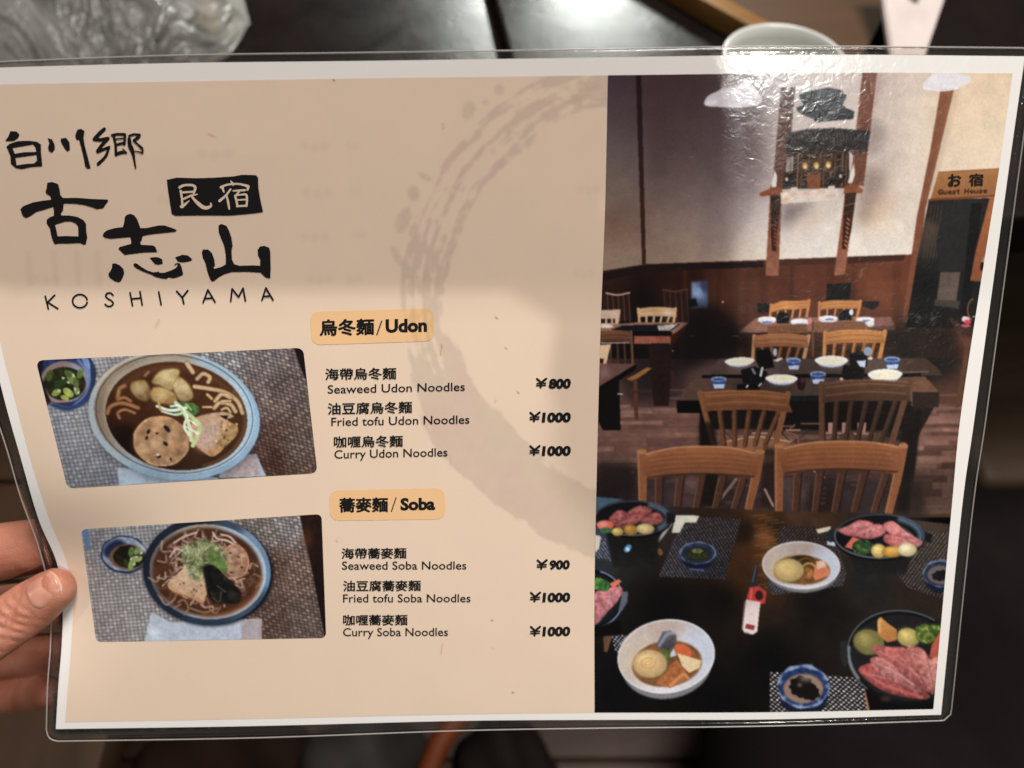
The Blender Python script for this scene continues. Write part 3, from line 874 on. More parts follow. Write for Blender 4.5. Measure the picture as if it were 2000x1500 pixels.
    # ---- front table
    k.poly([(25, 425), (150, 435), (300, 470), (700, 485), (900, 495), (1300, 505), (1765, 560), (1690, 1480), (25, 1480)], k.field([
        (1190, 980, (70, 96, 116)), (1240, 990, (40, 40, 46)), (1400, 1000, (52, 36, 28)), (1485, 1008, (84, 54, 30)), (1494, 1050, (120, 78, 42)), (1484, 1090, (96, 60, 32)), (1455, 1040, (44, 30, 22)), (1520, 1030, (56, 40, 28)),
        (1450, 1100, (70, 44, 26)), (1560, 1005, (80, 56, 40)), (1700, 1000, (60, 46, 38)), (1820, 1020, (70, 56, 46)), (1400, 1180, (20, 15, 14)), (1300, 1200, (14, 12, 13)),
        (1600, 1180, (22, 19, 18)), (1780, 1170, (44, 36, 30)), (1700, 1130, (38, 36, 34)), (1500, 1300, (12, 11, 12)), (1200, 1350, (15, 14, 15)), (1400, 1380, (10, 9, 10)), (1800, 1300, (30, 26, 24))], power=3), n=0.14, nf=.04)
    for i in range(30):
        k.line([(800 + (i * 31) % 120, 520 + i * 12), (860 + (i * 31) % 120, 514 + i * 12)], 6, (190, 130, 70), f=2, a=.35)
    # placemats
    grey = k.field([(1300, 1100, (112, 108, 116)), (1430, 1040, (104, 92, 92)), (1200, 1070, (128, 134, 150)), (1400, 1120, (84, 84, 92))])
    k.weave([(430, 600), (470, 520), (745, 532), (665, 830), (340, 815)], (3.4, 0.4), (-1.2, 3.2), grey, lambda X, Y: grey(X, Y) * .45)
    k.weave([(30, 610), (80, 620), (110, 740), (30, 720)], (3.4, 0.3), (-1, 3), (140, 148, 168), (60, 62, 76))
    g2 = k.field([(1600, 1030, (104, 88, 80)), (1560, 1150, (120, 118, 124)), (1830, 1060, (128, 110, 98)), (1800, 1120, (112, 100, 92)), (1840, 1160, (96, 84, 76))])
    k.weave([(935, 568), (1190, 575), (1260, 800), (1240, 860), (900, 905), (870, 860)], (3.2, 0.4), (0.9, 3.0), g2, lambda X, Y: g2(X, Y) * .42)
    k.weave([(1600, 590), (1770, 600), (1740, 930), (1560, 870), (1500, 800), (1600, 700)], (3.4, 0.5), (1.6, 3.0), g2, lambda X, Y: g2(X, Y) * .45)
    k.weave([(885, 1280), (1350, 1310), (1390, 1480), (885, 1480)], (5.4, 0.2), (0.9, 4.4), (186, 178, 176), (26, 24, 26), gap=.2, dark=.7)
    k.poly([(1340, 1320), (1365, 1325), (1385, 1478), (1358, 1478)], (170, 120, 82)); k.weave([(110, 1105), (185, 1100), (150, 1190), (130, 1180)], (4, 0.3), (1, 4), (170, 170, 180), (40, 40, 50))
    k.poly([(70, 1100), (115, 1105), (90, 1185), (75, 1180)], (110, 78, 56))
    # napkins, bottle-white corner
    k.poly([(425, 515), (540, 518), (525, 550), (470, 550), (445, 600), (405, 600)], (222, 220, 200)); k.poly([(30, 610), (60, 620), (50, 680), (30, 700)], (214, 206, 190))
    k.line([(340, 640), (400, 560)], 14, (170, 170, 160)); k.line([(345, 690), (350, 700)], 24, (130, 90, 60))
    k.poly([(1110, 585), (1180, 570), (1185, 590), (1120, 605)], (230, 214, 184)); k.poly([(1165, 640), (1205, 648), (1205, 668), (1165, 660)], (206, 216, 226))

    def grill(cx, cy, rx, ry, foot, food):
        k.poly([(cx - rx * .72, cy + ry * .55), (cx + rx * .72, cy + ry * .55), (cx + rx * .58, cy + foot), (cx - rx * .5, cy + foot)], [(24, 24, 25), (38, 36, 33)], f=2, n=.15)
        k.ell(cx, cy + 6, rx + 4, ry + 6, (14, 14, 16)); k.ell(cx, cy, rx, ry, (64, 70, 76)); k.ell(cx, cy + 1, rx * .965, ry * .93, (22, 23, 26))
        k.arc(cx, cy, rx * .9, ry * .85, -60, 40, 20, (116, 142, 170), f=6, a=.8)
        k.arc(cx, cy, rx * .99, ry * .97, 60, 200, 7, (110, 120, 130), f=1.5, a=.8)
        food()

    def meat(pts, c, fat=(236, 190, 184), s=3):
        k.poly(pts, [c, tuple(int(v * .74) for v in c)], n=.34, nf=.16, sm=True, f=1)
        p = np.array(pts, float); m = p.mean(0)
        for j in range(s):
            a_ = p[j % len(p)] * .75 + m * .25; b_ = p[(j + len(p) // 2) % len(p)] * .7 + m * .3
            k.line([a_, (a_ + b_) / 2 + (6, -8), b_], 6, fat, f=3, a=.34)
        k.line(np.vstack([p, p[:1]]), 3.5, tuple(int(v * .5) for v in c), f=1.8, a=.35)

    def f1():
        for P_ in ([(100, 530), (150, 490), (200, 520), (150, 560), (110, 570)], [(190, 500), (250, 470), (310, 490), (260, 530), (180, 540)], [(130, 560), (230, 510), (270, 530), (180, 580)], [(250, 540), (330, 500), (365, 545), (300, 565)]):
            meat(P_, (176, 92, 88), s=2)
        k.ell(80, 565, 42, 24, (226, 106, 84)); k.ell(70, 560, 24, 12, (240, 170, 150), f=3); k.ell(85, 590, 30, 14, (66, 110, 66), n=.3); k.ball(140, 596, 28, 20, (226, 190, 110)); k.ball(205, 588, 34, 26, (200, 148, 70)); k.ball(275, 582, 44, 24, (232, 208, 140))
    grill(215, 530, 190, 86, 240, f1)
    k.ell(190, 678, 22, 14, (90, 160, 210), -50); k.ell(190, 682, 8, 10, (210, 230, 240), -50)
    k.poly([(380, 500), (425, 510), (420, 550), (380, 560)], (30, 30, 32))

    def f2():
        meat([(1215, 590), (1270, 565), (1320, 540), (1390, 555), (1360, 590), (1290, 620)], (224, 132, 128))
        meat([(1290, 610), (1350, 580), (1400, 560), (1450, 570), (1440, 610), (1360, 632)], (218, 128, 126))
        meat([(1440, 565), (1485, 545), (1530, 580), (1590, 620), (1630, 650), (1590, 672), (1500, 640)], (228, 140, 134))
        meat([(1450, 610), (1530, 620), (1590, 665), (1560, 690), (1450, 650)], (212, 116, 112))
        k.poly([(1250, 670), (1290, 620), (1340, 640), (1310, 690)], (226, 112, 96)); k.ell(1338, 672, 52, 38, (36, 62, 36), n=.5, nf=.3); k.lumps([(1290, 650), (1340, 632), (1388, 650), (1390, 690), (1340, 710), (1295, 700)], 50, 12, [(60, 96, 52), (40, 74, 40), (96, 134, 74)], 2, .7)
        k.ball(1415, 690, 36, 34, (230, 200, 120)); k.ball(1480, 694, 48, 26, (220, 158, 66)); k.ball(1555, 684, 46, 32, (238, 222, 170)); k.ell(1490, 685, 26, 9, (240, 190, 110), f=3)
    grill(1420, 617, 222, 110, 190, f2)
    k.poly([(1162, 600), (1190, 570), (1200, 600), (1185, 650), (1165, 640)], (40, 46, 54)); k.poly([(1645, 600), (1680, 610), (1670, 650), (1640, 640)], (26, 26, 28))
    # left edge grill
    k.ell(20, 925, 150, 142, (12, 12, 14)); k.arc(20, 925, 146, 138, -75, 75, 8, (110, 130, 160)); k.ell(20, 925, 132, 126, (26, 28, 32))
    meat([(25, 905), (100, 870), (160, 868), (150, 920), (90, 990), (25, 1050)], (216, 132, 136)); k.poly([(100, 850), (145, 828), (160, 838), (120, 875)], (226, 120, 96))
    k.ell(45, 850, 36, 30, (90, 138, 66), n=.4, nf=.3); k.ell(75, 860, 30, 28, (60, 110, 56), n=.4, nf=.3)
    k.poly([(165, 890), (192, 888), (188, 940), (160, 985), (145, 980)], (98, 102, 112))
    k.poly([(25, 1060), (150, 1030), (165, 1090), (60, 1110), (25, 1110)], (14, 12, 12), f=2)
    # small blue dish left
    def dish(cx, cy, rx, ry, inner, blob, rim=(44, 58, 88), lt=(112, 126, 154)):
        k.ell(cx, cy + ry * .35, rx * .95, ry * 1.05, (24, 30, 52), wob=.04); k.ell(cx, cy, rx, ry, lt, wob=.05); k.ell(cx, cy + 2, rx * .93, ry * .9, rim, wob=.05, n=.4, nf=.2)
        k.ell(cx, cy + ry * .1, rx * .76, ry * .68, inner, f=1.5); k.ell(cx + 2, cy + ry * .15, rx * .5, ry * .4, blob, n=.5, nf=.3, wob=.15)
    dish(532, 700, 88, 56, (44, 46, 42), (52, 60, 30)); k.ell(530, 690, 26, 12, (110, 118, 72), n=.5, nf=.3); k.line([(500, 780), (560, 785)], 10, (90, 110, 170), a=.7)
    dish(1720, 800, 88, 68, (110, 96, 96), (26, 26, 28), (40, 50, 70), (104, 120, 150)); k.poly([(1745, 720), (1800, 720), (1800, 900), (1740, 900)], (44, 38, 36), a=0)
    dish(1048, 1352, 128, 106, (150, 122, 104), (24, 20, 20), (36, 56, 100), (128, 148, 182)); k.ell(1040, 1350, 64, 44, (22, 19, 19), wob=.2); k.ell(1075, 1380, 50, 40, (24, 20, 20), wob=.2)
    k.ell(1062, 1312, 36, 14, (178, 150, 134), f=4, a=.7); k.ell(1030, 1345, 12, 8, (120, 106, 100), f=2)
    for a_ in range(0, 360, 24):
        k.ell(1048 + 118 * math.cos(math.radians(a_)), 1350 + 98 * math.sin(math.radians(a_)), 14, 9, (40, 66, 120) if a_ % 48 else (160, 180, 206), a_, f=2, a=.7)
    # soup bowls
    def bowl(cx, cy, rx, ry, rot, soup):
        k.ell(cx + 2, cy + ry * .22, rx * .93, ry * .93, (132, 128, 132), rot, f=1.2)
        k.ell(cx, cy, rx, ry, k.field([((cx - rx * .7) / 2.5 + 1150, (cy) / 2.5 + 800, (206, 190, 172)), ((cx + rx * .6) / 2.5 + 1150, (cy - ry * .2) / 2.5 + 800, (198, 204, 216)), (cx / 2.5 + 1150, (cy - ry * .8) / 2.5 + 800, (190, 172, 160)), (cx / 2.5 + 1150, (cy + ry * .9) / 2.5 + 800, (222, 218, 220))]), rot, n=.03)
        k.arc(cx, cy, rx * .99, ry * .98, 0, 360, 7, (226, 224, 226), rot, f=1.2, a=.8)
        k.ell(cx + 4, cy + ry * .2, rx * .72, ry * .62, (128, 84, 46), rot, n=.25, nf=.06, f=1.5)
    bowl(1037, 760, 190, 116, 3, None)
    k.ell(1040, 735, 60, 24, (64, 48, 26), n=.5, nf=.2); k.arc(1060, 760, 40, 34, 150, 350, 12, (110, 76, 40)); k.arc(1075, 790, 36, 40, 200, 380, 10, (196, 150, 90)); k.ell(1070, 800, 26, 26, (170, 116, 62), n=.3)
    k.ball(975, 785, 74, 56, (236, 204, 134), n=.05); k.ell(970, 772, 22, 14, (230, 196, 120), f=3); k.arc(975, 785, 72, 54, 20, 160, 6, (180, 140, 76), a=.6)
    k.poly([(1110, 745), (1150, 738), (1178, 790), (1170, 812), (1105, 835), (1095, 810)], (220, 132, 92)); k.poly([(1112, 742), (1148, 736), (1160, 765), (1115, 780)], (232, 196, 168))
    bowl(378, 1205, 238, 180, -8, None)
    k.ell(372, 1240, 160, 108, (132, 86, 50), -8, n=.3, nf=.05); k.poly([(330, 1150), (360, 1085), (400, 1078), (430, 1100), (425, 1150), (380, 1185)], [(110, 106, 112), (60, 62, 66)], n=.2); k.line([(345, 1150), (385, 1095), (425, 1092)], 14, (170, 176, 190), f=4, a=.8)
    k.poly([(385, 1215), (415, 1165), (430, 1200)], (190, 206, 220)); k.ell(460, 1180, 46, 32, (212, 104, 62), 35); k.ell(365, 1205, 34, 36, (96, 110, 50), n=.4)
    k.poly([(432, 1190), (550, 1225), (540, 1262), (490, 1285), (455, 1250)], (232, 206, 158)); k.poly([(360, 1280), (430, 1220), (470, 1270), (480, 1320), (400, 1360), (330, 1340)], (176, 106, 60), n=.2); k.line([(400, 1345), (460, 1295), (485, 1310)], 16, (222, 150, 96), a=.8)
    k.ball(298, 1242, 84, 68, (232, 194, 136), n=.06); k.arc(290, 1238, 34, 24, 0, 300, 8, (206, 160, 100), f=2); k.arc(290, 1238, 16, 10, 0, 300, 6, (206, 160, 100), f=2); k.arc(298, 1242, 82, 66, 30, 170, 7, (170, 120, 66), a=.6)
    # lighter
    k.line([(822, 755), (798, 870)], [12, 34], (46, 48, 60)); k.line([(818, 760), (800, 840)], 5, (120, 130, 160), a=.7)
    k.poly([(785, 868), (830, 862), (868, 890), (860, 945), (830, 955), (768, 930)], (196, 66, 58)); k.ell(832, 908, 20, 24, (60, 30, 30)); k.line([(795, 880), (790, 920)], 10, (230, 110, 96), a=.8)
    k.poly([(768, 928), (838, 940), (822, 1085), (800, 1098), (760, 1090), (750, 1070)], [(226, 206, 198), (232, 214, 206)]); k.poly([(770, 1045), (812, 1055), (806, 1078), (762, 1068)], (150, 60, 56)); k.line([(762, 940), (750, 1070)], 8, (170, 140, 136), a=.6)
    k.line([(765, 1105), (770, 1140)], 30, (34, 22, 24), f=6, a=.6)

    # bottom right grill (R5b coordinates: origin 1500,1000, x3)
    k.T(3, 1500, 1000)
    k.poly([(560, 1000), (1000, 1060), (990, 1180), (600, 1180)], (14, 12, 12)); k.ell(800, 855, 340, 272, (20, 20, 22), 14); k.arc(800, 850, 338, 268, 120, 290, 9, (84, 90, 92), 14); k.ell(805, 855, 318, 250, (34, 33, 34), 14, n=.1); k.arc(800, 850, 330, 262, 135, 175, 16, (130, 136, 140), 14, f=3)
    k.poly([(425, 760), (460, 755), (470, 880), (450, 910), (425, 860)], (44, 44, 46))
    k.ball(590, 762, 90, 74, (146, 136, 76), 10)
    k.poly([(640, 640), (660, 615), (700, 650), (755, 690), (755, 750), (700, 765), (645, 720)], [(214, 150, 80), (170, 112, 60)], n=.12); k.line([(655, 630), (652, 700)], 16, (232, 180, 110), f=3, a=.8)
    k.ball(822, 735, 66, 54, (208, 188, 108), 15)
    k.ball(925, 715, 60, 54, (128, 146, 62), 20); k.ball(985, 700, 46, 44, (60, 78, 40), 20); k.lumps([(865, 670), (920, 655), (1000, 660), (1020, 700), (990, 750), (930, 770), (880, 740)], 70, 13, [(170, 184, 84), (112, 136, 52), (70, 96, 40)], 5, .7)
    k.poly([(945, 850), (960, 780), (1010, 700), (1030, 760), (1030, 880)], [(206, 104, 80), (180, 80, 64)], n=.1)
    meat([(610, 790), (720, 790), (810, 800), (860, 880), (930, 1000), (960, 1060), (850, 1010), (700, 900)], (196, 106, 100), s=3)
    meat([(530, 930), (620, 880), (720, 900), (840, 1000), (940, 1065), (930, 1095), (800, 1085), (660, 1040)], (188, 92, 88), s=5)
    meat([(600, 860), (690, 860), (800, 960), (900, 1040), (760, 1010), (640, 940)], (206, 126, 118), s=4)
    meat([(810, 795), (900, 800), (950, 860), (1000, 900), (975, 1060), (940, 1040), (880, 930)], (206, 126, 116), s=4)
    meat([(940, 880), (1010, 850), (1020, 1000), (985, 1060), (955, 960)], (216, 140, 128), s=3)
    k.line([(560, 940), (700, 1020), (900, 1085)], 12, (232, 130, 116), f=4, a=.7); k.ell(690, 1095, 30, 14, (74, 50, 50), f=3)
    # fine film scratches, their glints painted pale into the print
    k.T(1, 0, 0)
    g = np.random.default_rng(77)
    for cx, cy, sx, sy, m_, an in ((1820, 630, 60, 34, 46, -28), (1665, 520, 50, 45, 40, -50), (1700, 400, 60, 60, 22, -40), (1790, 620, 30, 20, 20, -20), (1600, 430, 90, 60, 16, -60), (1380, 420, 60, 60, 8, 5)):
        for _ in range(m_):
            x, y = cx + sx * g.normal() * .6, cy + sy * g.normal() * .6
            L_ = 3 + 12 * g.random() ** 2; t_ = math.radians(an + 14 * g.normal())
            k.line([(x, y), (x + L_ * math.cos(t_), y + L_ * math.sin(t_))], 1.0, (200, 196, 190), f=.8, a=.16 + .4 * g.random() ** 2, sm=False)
    # paper grain, light wear of the film
    k.A = np.clip(k.A, 0, 1); k.A = k.A * (1 - .16 * (1 - k.A) ** 2)
    k.finish(0.75, 0.055, 0.06)
    return k


# ------------------------------------------------------------------ print: udon picture (3x, origin 0,500)
def paint_udon():
    k = Ink(55, 665, 640, 965)
    k.T(3, 0, 500)
    left = k.field([(100, 860, (150, 152, 158)), (170, 930, (142, 144, 150)), (200, 700, (168, 166, 168)), (150, 820, (162, 162, 166)), (220, 940, (132, 134, 142))])
    right = k.field([(430, 700, (176, 172, 172)), (520, 700, (150, 138, 134)), (500, 780, (150, 128, 120)), (560, 760, (128, 110, 104)), (520, 860, (110, 80, 68)), (580, 880, (132, 112, 104)), (600, 920, (120, 92, 80)), (540, 900, (92, 62, 50))])
    k.poly([(150, 450), (1950, 450), (1950, 1420), (150, 1420)], (120, 110, 106))
    k.weave([(160, 560), (1050, 450), (1200, 1400), (100, 1450)], (8.2, -0.8), (2.0, 7.6), left, lambda X, Y: left(X, Y) * .92, gap=.16, dark=.26, rnd=.2)
    k.weave([(1180, 480), (1900, 450), (1950, 1400), (1150, 1400)], (8.6, 2.2), (1.5, 7.0), right, lambda X, Y: right(X, Y) * .82, gap=.20, dark=.38)
    k.poly([(1715, 520), (1800, 530), (1820, 780), (1770, 680)], (26, 22, 22))
    k.poly([(690, 1240), (1300, 1300), (1560, 1290), (1500, 1160), (1380, 1170), (1300, 1240), (1250, 1400), (700, 1400)], (168, 184, 200), n=.10)
    k.poly([(1370, 1190), (1500, 1160), (1525, 1280), (1300, 1300)], (176, 158, 156), n=.2)
    # pickle dish
    k.ell(385, 690, 175, 195, (40, 52, 84), -15, wob=.03); k.ell(372, 680, 160, 178, (112, 140, 188), -15, wob=.03, n=.35, nf=.12); k.ell(352, 668, 142, 162, (34, 48, 84), -15, n=.4, nf=.1)
    k.ell(375, 735, 138, 118, (138, 112, 108), 0); k.ell(440, 700, 66, 60, (150, 166, 190), f=6, a=.8)
    k.ell(378, 748, 124, 98, (36, 38, 22), n=.5, nf=.15)
    for x, y, r, c in ((290, 700, 34, (70, 84, 36)), (350, 745, 40, (44, 60, 26)), (420, 715, 42, (116, 138, 62)), (470, 690, 30, (96, 116, 54)), (400, 690, 28, (80, 100, 48)), (330, 800, 30, (134, 152, 70)), (400, 800, 36, (160, 176, 84)), (450, 790, 26, (120, 134, 76)), (445, 745, 30, (92, 104, 58)), (300, 760, 26, (30, 34, 16)), (380, 830, 26, (150, 160, 74))):
        k.ell(x, y, r, r * .6, c, x, n=.3, nf=.3)
    for x, y in ((370, 715), (430, 700), (400, 740), (345, 790), (440, 780), (460, 800)): k.ell(x, y, 10, 6, (206, 214, 186), x)
    k.line([(265, 780), (310, 850), (400, 850)], 10, (190, 130, 100), a=.8); k.line([(460, 610), (520, 700), (505, 800), (430, 880)], 16, (110, 132, 176), f=2, a=.8); k.line([(310, 872), (400, 895), (500, 850), (560, 760)], 26, (46, 62, 104), f=3)
    k.poly([(200, 600), (260, 600), (240, 700), (300, 860), (270, 880), (200, 700)], (20, 20, 26), a=.85)
    # bowl
    k.ell(1030, 960, 512, 372, (40, 46, 58), 9, f=8, a=.5)
    k.ell(1020, 937, 506, 374, k.field([(180, 800, (168, 178, 178)), (340, 695, (206, 200, 184)), (490, 790, (150, 186, 208)), (440, 900, (140, 172, 198)), (300, 925, (132, 158, 176)), (230, 740, (198, 184, 160)), (215, 870, (158, 172, 178)), (400, 705, (170, 196, 208))]), 9, n=.04)
    k.ell(1022, 925, 474, 354, k.field([(200, 800, (132, 112, 88)), (340, 700, (160, 142, 116)), (480, 790, (176, 206, 222)), (440, 890, (178, 200, 212)), (300, 915, (150, 160, 166)), (230, 745, (150, 130, 104)), (420, 720, (160, 186, 200))]), 9, n=.04)
    k.arc(1022, 925, 462, 344, 0, 360, 5, (34, 50, 78), 9, f=1, a=.8)
    k.ell(1032, 925, 432, 326, (196, 196, 190), 9, f=3, a=.35)
    k.ell(1034, 938, 418, 316, k.field([(250, 800, (64, 34, 18)), (340, 720, (70, 38, 22)), (420, 740, (78, 42, 24)), (470, 830, (72, 44, 24)), (420, 900, (60, 36, 22)), (300, 910, (44, 28, 20)), (240, 860, (24, 14, 12)), (340, 800, (80, 44, 22))]), 9, n=.12, nf=.06)
    k.arc(1034, 938, 380, 284, 200, 330, 26, (128, 86, 52), 9, f=14, a=.5); k.arc(1034, 938, 405, 304, -40, 60, 10, (170, 124, 80), 9, f=5, a=.5)
    # noodles
    nd = (226, 194, 146)
    for st, w in (([(690, 830), (700, 780), (730, 760)], 24), ([(690, 840), (730, 830), (765, 850)], 18), ([(630, 920), (650, 880), (720, 862), (810, 890)], 22), ([(700, 950), (690, 920), (730, 900), (790, 920)], 16),
                  ([(1095, 630), (1130, 680)], 26), ([(1155, 720), (1190, 690), (1230, 710), (1220, 740)], 22), ([(1140, 765), (1240, 780), (1320, 800), (1390, 850), (1420, 920)], 24), ([(1260, 850), (1300, 810), (1350, 830)], 22),
                  ([(1255, 890), (1290, 860), (1350, 870), (1380, 910)], 24), ([(1300, 850), (1350, 850)], 14), ([(1190, 885), (1240, 885)], 12), ([(1215, 812), (1240, 835)], 16), ([(1300, 900), (1330, 890), (1350, 915)], 14), ([(870, 680), (850, 700)], 18)):
        k.line(st, w + 6, (90, 56, 32), f=2, a=.7); k.line(st, w, (204, 168, 120) if st[0][0] > 1000 else (142, 94, 58), n=.2, f=1.2, a=.85); k.line(st, w * .4, (236, 210, 168) if st[0][0] > 1000 else (186, 138, 92), f=2.5, a=.6)
    # leek pieces
    for P_, c in (([(775, 740), (850, 730), (880, 800), (860, 850), (800, 830), (765, 780)], (170, 132, 80)), ([(890, 740), (930, 680), (1000, 660), (1050, 670), (1040, 720), (1000, 790), (940, 760)], (222, 190, 124)),
                  ([(880, 800), (920, 765), (1000, 790), (1040, 840), (1000, 870), (900, 850)], (214, 168, 98)), ([(1010, 760), (1050, 710), (1110, 760), (1130, 830), (1060, 850)], (216, 184, 122))):
        k.poly(P_, [c, tuple(int(v * .66) for v in c)], sm=True, n=.2, nf=.12, f=1.5); q = np.array(P_).mean(0)
        k.ell(q[0] - 8, q[1] - 12, 34, 20, (236, 222, 176), -30, f=6, a=.7); k.line(np.vstack([P_, P_[:1]]), 4, (110, 78, 40), f=1.5, a=.5)
    # tofu patties
    k.ell(945, 1090, 176, 146, (64, 42, 30), f=3, a=.7); k.ell(945, 1085, 168, 146, (196, 148, 104), 10, n=.35, nf=.10, wob=.02)
    k.lumps([(945 + 160 * math.cos(t), 1085 + 138 * math.sin(t)) for t in np.linspace(0, 6.1, 24)], 110, 30, [(208, 158, 112), (190, 140, 96), (220, 174, 128)], 3, .5)
    for x, y, r, s_ in ((978, 1012, 26, 12), (870, 1030, 16, 10), (860, 1065, 14, 8), (970, 1100, 18, 10), (930, 1175, 14, 9), (920, 1040, 9, 7), (1000, 1190, 9, 6)): k.ell(x, y, r, s_, (34, 26, 24), -30 + x)
    k.ell(925, 1165, 10, 8, (240, 220, 196))
    k.poly([(1135, 960), (1220, 925), (1320, 915), (1370, 940), (1330, 960), (1390, 1000), (1385, 1050), (1330, 1090), (1300, 1140), (1240, 1175), (1170, 1130), (1110, 1060)], [(200, 160, 124), (190, 140, 92)], sm=True, n=.2, nf=.12)
    k.poly([(1160, 970), (1290, 960), (1290, 1060), (1220, 1140), (1150, 1110)], (190, 158, 136), f=6, n=.18, nf=.25, sm=True); k.poly([(1285, 935), (1340, 935), (1325, 960)], (30, 20, 16))
    k.lumps([(1290, 960), (1390, 990), (1390, 1050), (1300, 1140), (1240, 1175), (1210, 1140), (1300, 1060)], 40, 20, [(206, 164, 104), (186, 140, 84)], 7, .6); k.dots([(1290, 970), (1390, 980), (1330, 1100), (1240, 1160)], 26, 2.4, [(110, 70, 40), (232, 196, 140)], 4)
    # spring onion and shavings
    k.ell(1080, 900, 90, 44, (70, 104, 56), n=.5, nf=.2)
    for st, w, c in (([(920, 880), (1000, 905), (1090, 890)], 16, (232, 236, 220)), ([(950, 910), (1030, 930), (1090, 910)], 12, (214, 226, 196)), ([(1030, 860), (1080, 920), (1110, 1000), (1120, 1080)], 22, (206, 220, 170)), ([(1070, 900), (1140, 960), (1170, 1010), (1130, 1110)], 26, (190, 206, 140)),
                     ([(1100, 940), (1080, 1000), (1110, 1050)], 16, (228, 234, 206)), ([(1000, 880), (1060, 880), (1100, 940)], 10, (240, 242, 232)), ([(1130, 870), (1150, 910)], 18, (84, 130, 60)), ([(930, 860), (940, 900)], 14, (180, 160, 90)), ([(1090, 870), (1120, 900)], 12, (160, 190, 110)), ([(1090, 1000), (1160, 1040)], 12, (236, 240, 216)), ([(1110, 960), (1150, 990)], 8, (240, 244, 224))):
        k.line(st, w, c, f=1.2, n=.1)
    k.finish(0.7, 0.06, 0.05)
    return k


# ------------------------------------------------------------------ print: soba picture (2.5x, origin 0,900)
def paint_soba():
    k = Ink(150, 995, 645, 1262)
    k.T(2.5, 0, 900)
    left = k.field([(190, 1060, (166, 166, 168)), (230, 1040, (180, 178, 178)), (220, 1150, (168, 162, 160)), (210, 1230, (158, 150, 146)), (280, 1220, (168, 162, 160))])
    right = k.field([(500, 1040, (150, 138, 130)), (560, 1030, (168, 160, 156)), (570, 1120, (150, 122, 108)), (600, 1200, (132, 112, 102)), (540, 1200, (120, 92, 80)), (540, 1110, (124, 92, 76))])
    k.poly([(390, 200), (1700, 200), (1700, 920), (390, 920)], (120, 112, 108))
    k.weave([(380, 300), (1300, 230), (1300, 900), (420, 900)], (7.8, -0.6), (1.0, 6.8), left, lambda X, Y: left(X, Y) * .92, gap=.16, dark=.28, rnd=.2)
    k.weave([(1150, 230), (1500, 230), (1640, 900), (1150, 900)], (8.0, 1.4), (1.2, 6.6), right, lambda X, Y: right(X, Y) * .82, gap=.2, dark=.36)
    k.poly([(1455, 230), (1620, 230), (1620, 900), (1585, 860), (1520, 520)], [(40, 24, 20), (22, 16, 16)], n=.2); k.ell(1500, 380, 16, 50, (110, 56, 30), f=6, a=.7)
    k.poly([(395, 330), (430, 325), (440, 430), (425, 440)], (104, 140, 186))
    k.poly([(740, 740), (840, 790), (1280, 770), (1270, 900), (700, 900)], (186, 198, 210), n=.10); k.poly([(1180, 780), (1275, 770), (1280, 880), (1180, 880)], (176, 166, 168), n=.1)
    k.ell(750, 840, 20, 20, (226, 232, 240), f=4)
    # pickle dish
    k.ell(608, 458, 118, 92, (40, 54, 84), 8, wob=.03); k.ell(606, 455, 106, 84, (158, 174, 196), 8, wob=.03, n=.3, nf=.12); k.ell(560, 430, 60, 40, (30, 42, 80), -30, f=3)
    k.ell(625, 470, 92, 64, (128, 90, 70), 0, f=1.5); k.ell(632, 468, 80, 56, (34, 32, 18), n=.5, nf=.15); k.ell(690, 430, 30, 22, (220, 226, 232), f=5, a=.8)
    for x, y, r, c in ((600, 440, 26, (30, 28, 20)), (640, 445, 24, (106, 134, 66)), (670, 440, 22, (130, 156, 84)), (650, 490, 28, (140, 170, 80)), (680, 480, 18, (170, 190, 110)), (615, 500, 20, (60, 70, 34)), (640, 510, 24, (150, 176, 90)), (580, 470, 18, (40, 36, 20))):
        k.ell(x, y, r, r * .55, c, x, n=.3, nf=.3)
    for x, y in ((640, 480), (668, 470), (655, 505), (690, 450)): k.ell(x, y, 8, 5, (224, 232, 214), x)
    # bowl
    k.ell(1018, 545, 320, 262, (18, 22, 32), 6, f=3)
    k.ell(1010, 538, 312, 262, k.field([(300, 1100, (28, 34, 48)), (380, 1015, (30, 34, 46)), (500, 1050, (120, 150, 176)), (520, 1120, (110, 146, 176)), (500, 1180, (60, 80, 104)), (400, 1210, (40, 56, 76)), (320, 1180, (30, 40, 56)), (450, 1020, (60, 76, 96))]), 6)
    k.ell(1015, 542, 286, 232, k.field([(320, 1080, (120, 112, 104)), (380, 1025, (176, 164, 148)), (480, 1040, (176, 196, 210)), (515, 1120, (190, 206, 218)), (480, 1190, (176, 170, 170)), (400, 1205, (160, 160, 160)), (330, 1160, (96, 92, 92))]), 6)
    k.ell(1012, 542, 268, 216, (80, 46, 28), 6, f=2.5, n=.25, nf=.05)
    k.arc(1012, 542, 262, 210, 0, 90, 14, (150, 80, 40), 6, f=5, a=.6)
    g = np.random.default_rng(5)
    for i in range(90):
        a_ = g.random() * 6.28; r_ = 0.55 + 0.4 * g.random()
        x, y = 1010 + 250 * r_ * math.cos(a_), 535 + 200 * r_ * math.sin(a_)
        b_ = g.random() * 6.28; l_ = 20 + 34 * g.random()
        p_ = [(x, y), (x + l_ * math.cos(b_), y + l_ * math.sin(b_)), (x + 1.6 * l_ * math.cos(b_ + .9), y + 1.4 * l_ * math.sin(b_ + .9))]
        k.line(p_, 9, ((150, 112, 92), (186, 150, 132), (110, 76, 60), (206, 176, 160))[i % 4], f=1.2, a=.75, n=.1)
    for st in ([(1040, 350), (1060, 380), (1110, 390), (1160, 420)], [(1080, 360), (1120, 370), (1150, 400)], [(850, 400), (900, 370), (960, 350)], [(830, 470), (860, 430), (890, 440)]): k.line(st, 9, (214, 190, 176), f=1.2)
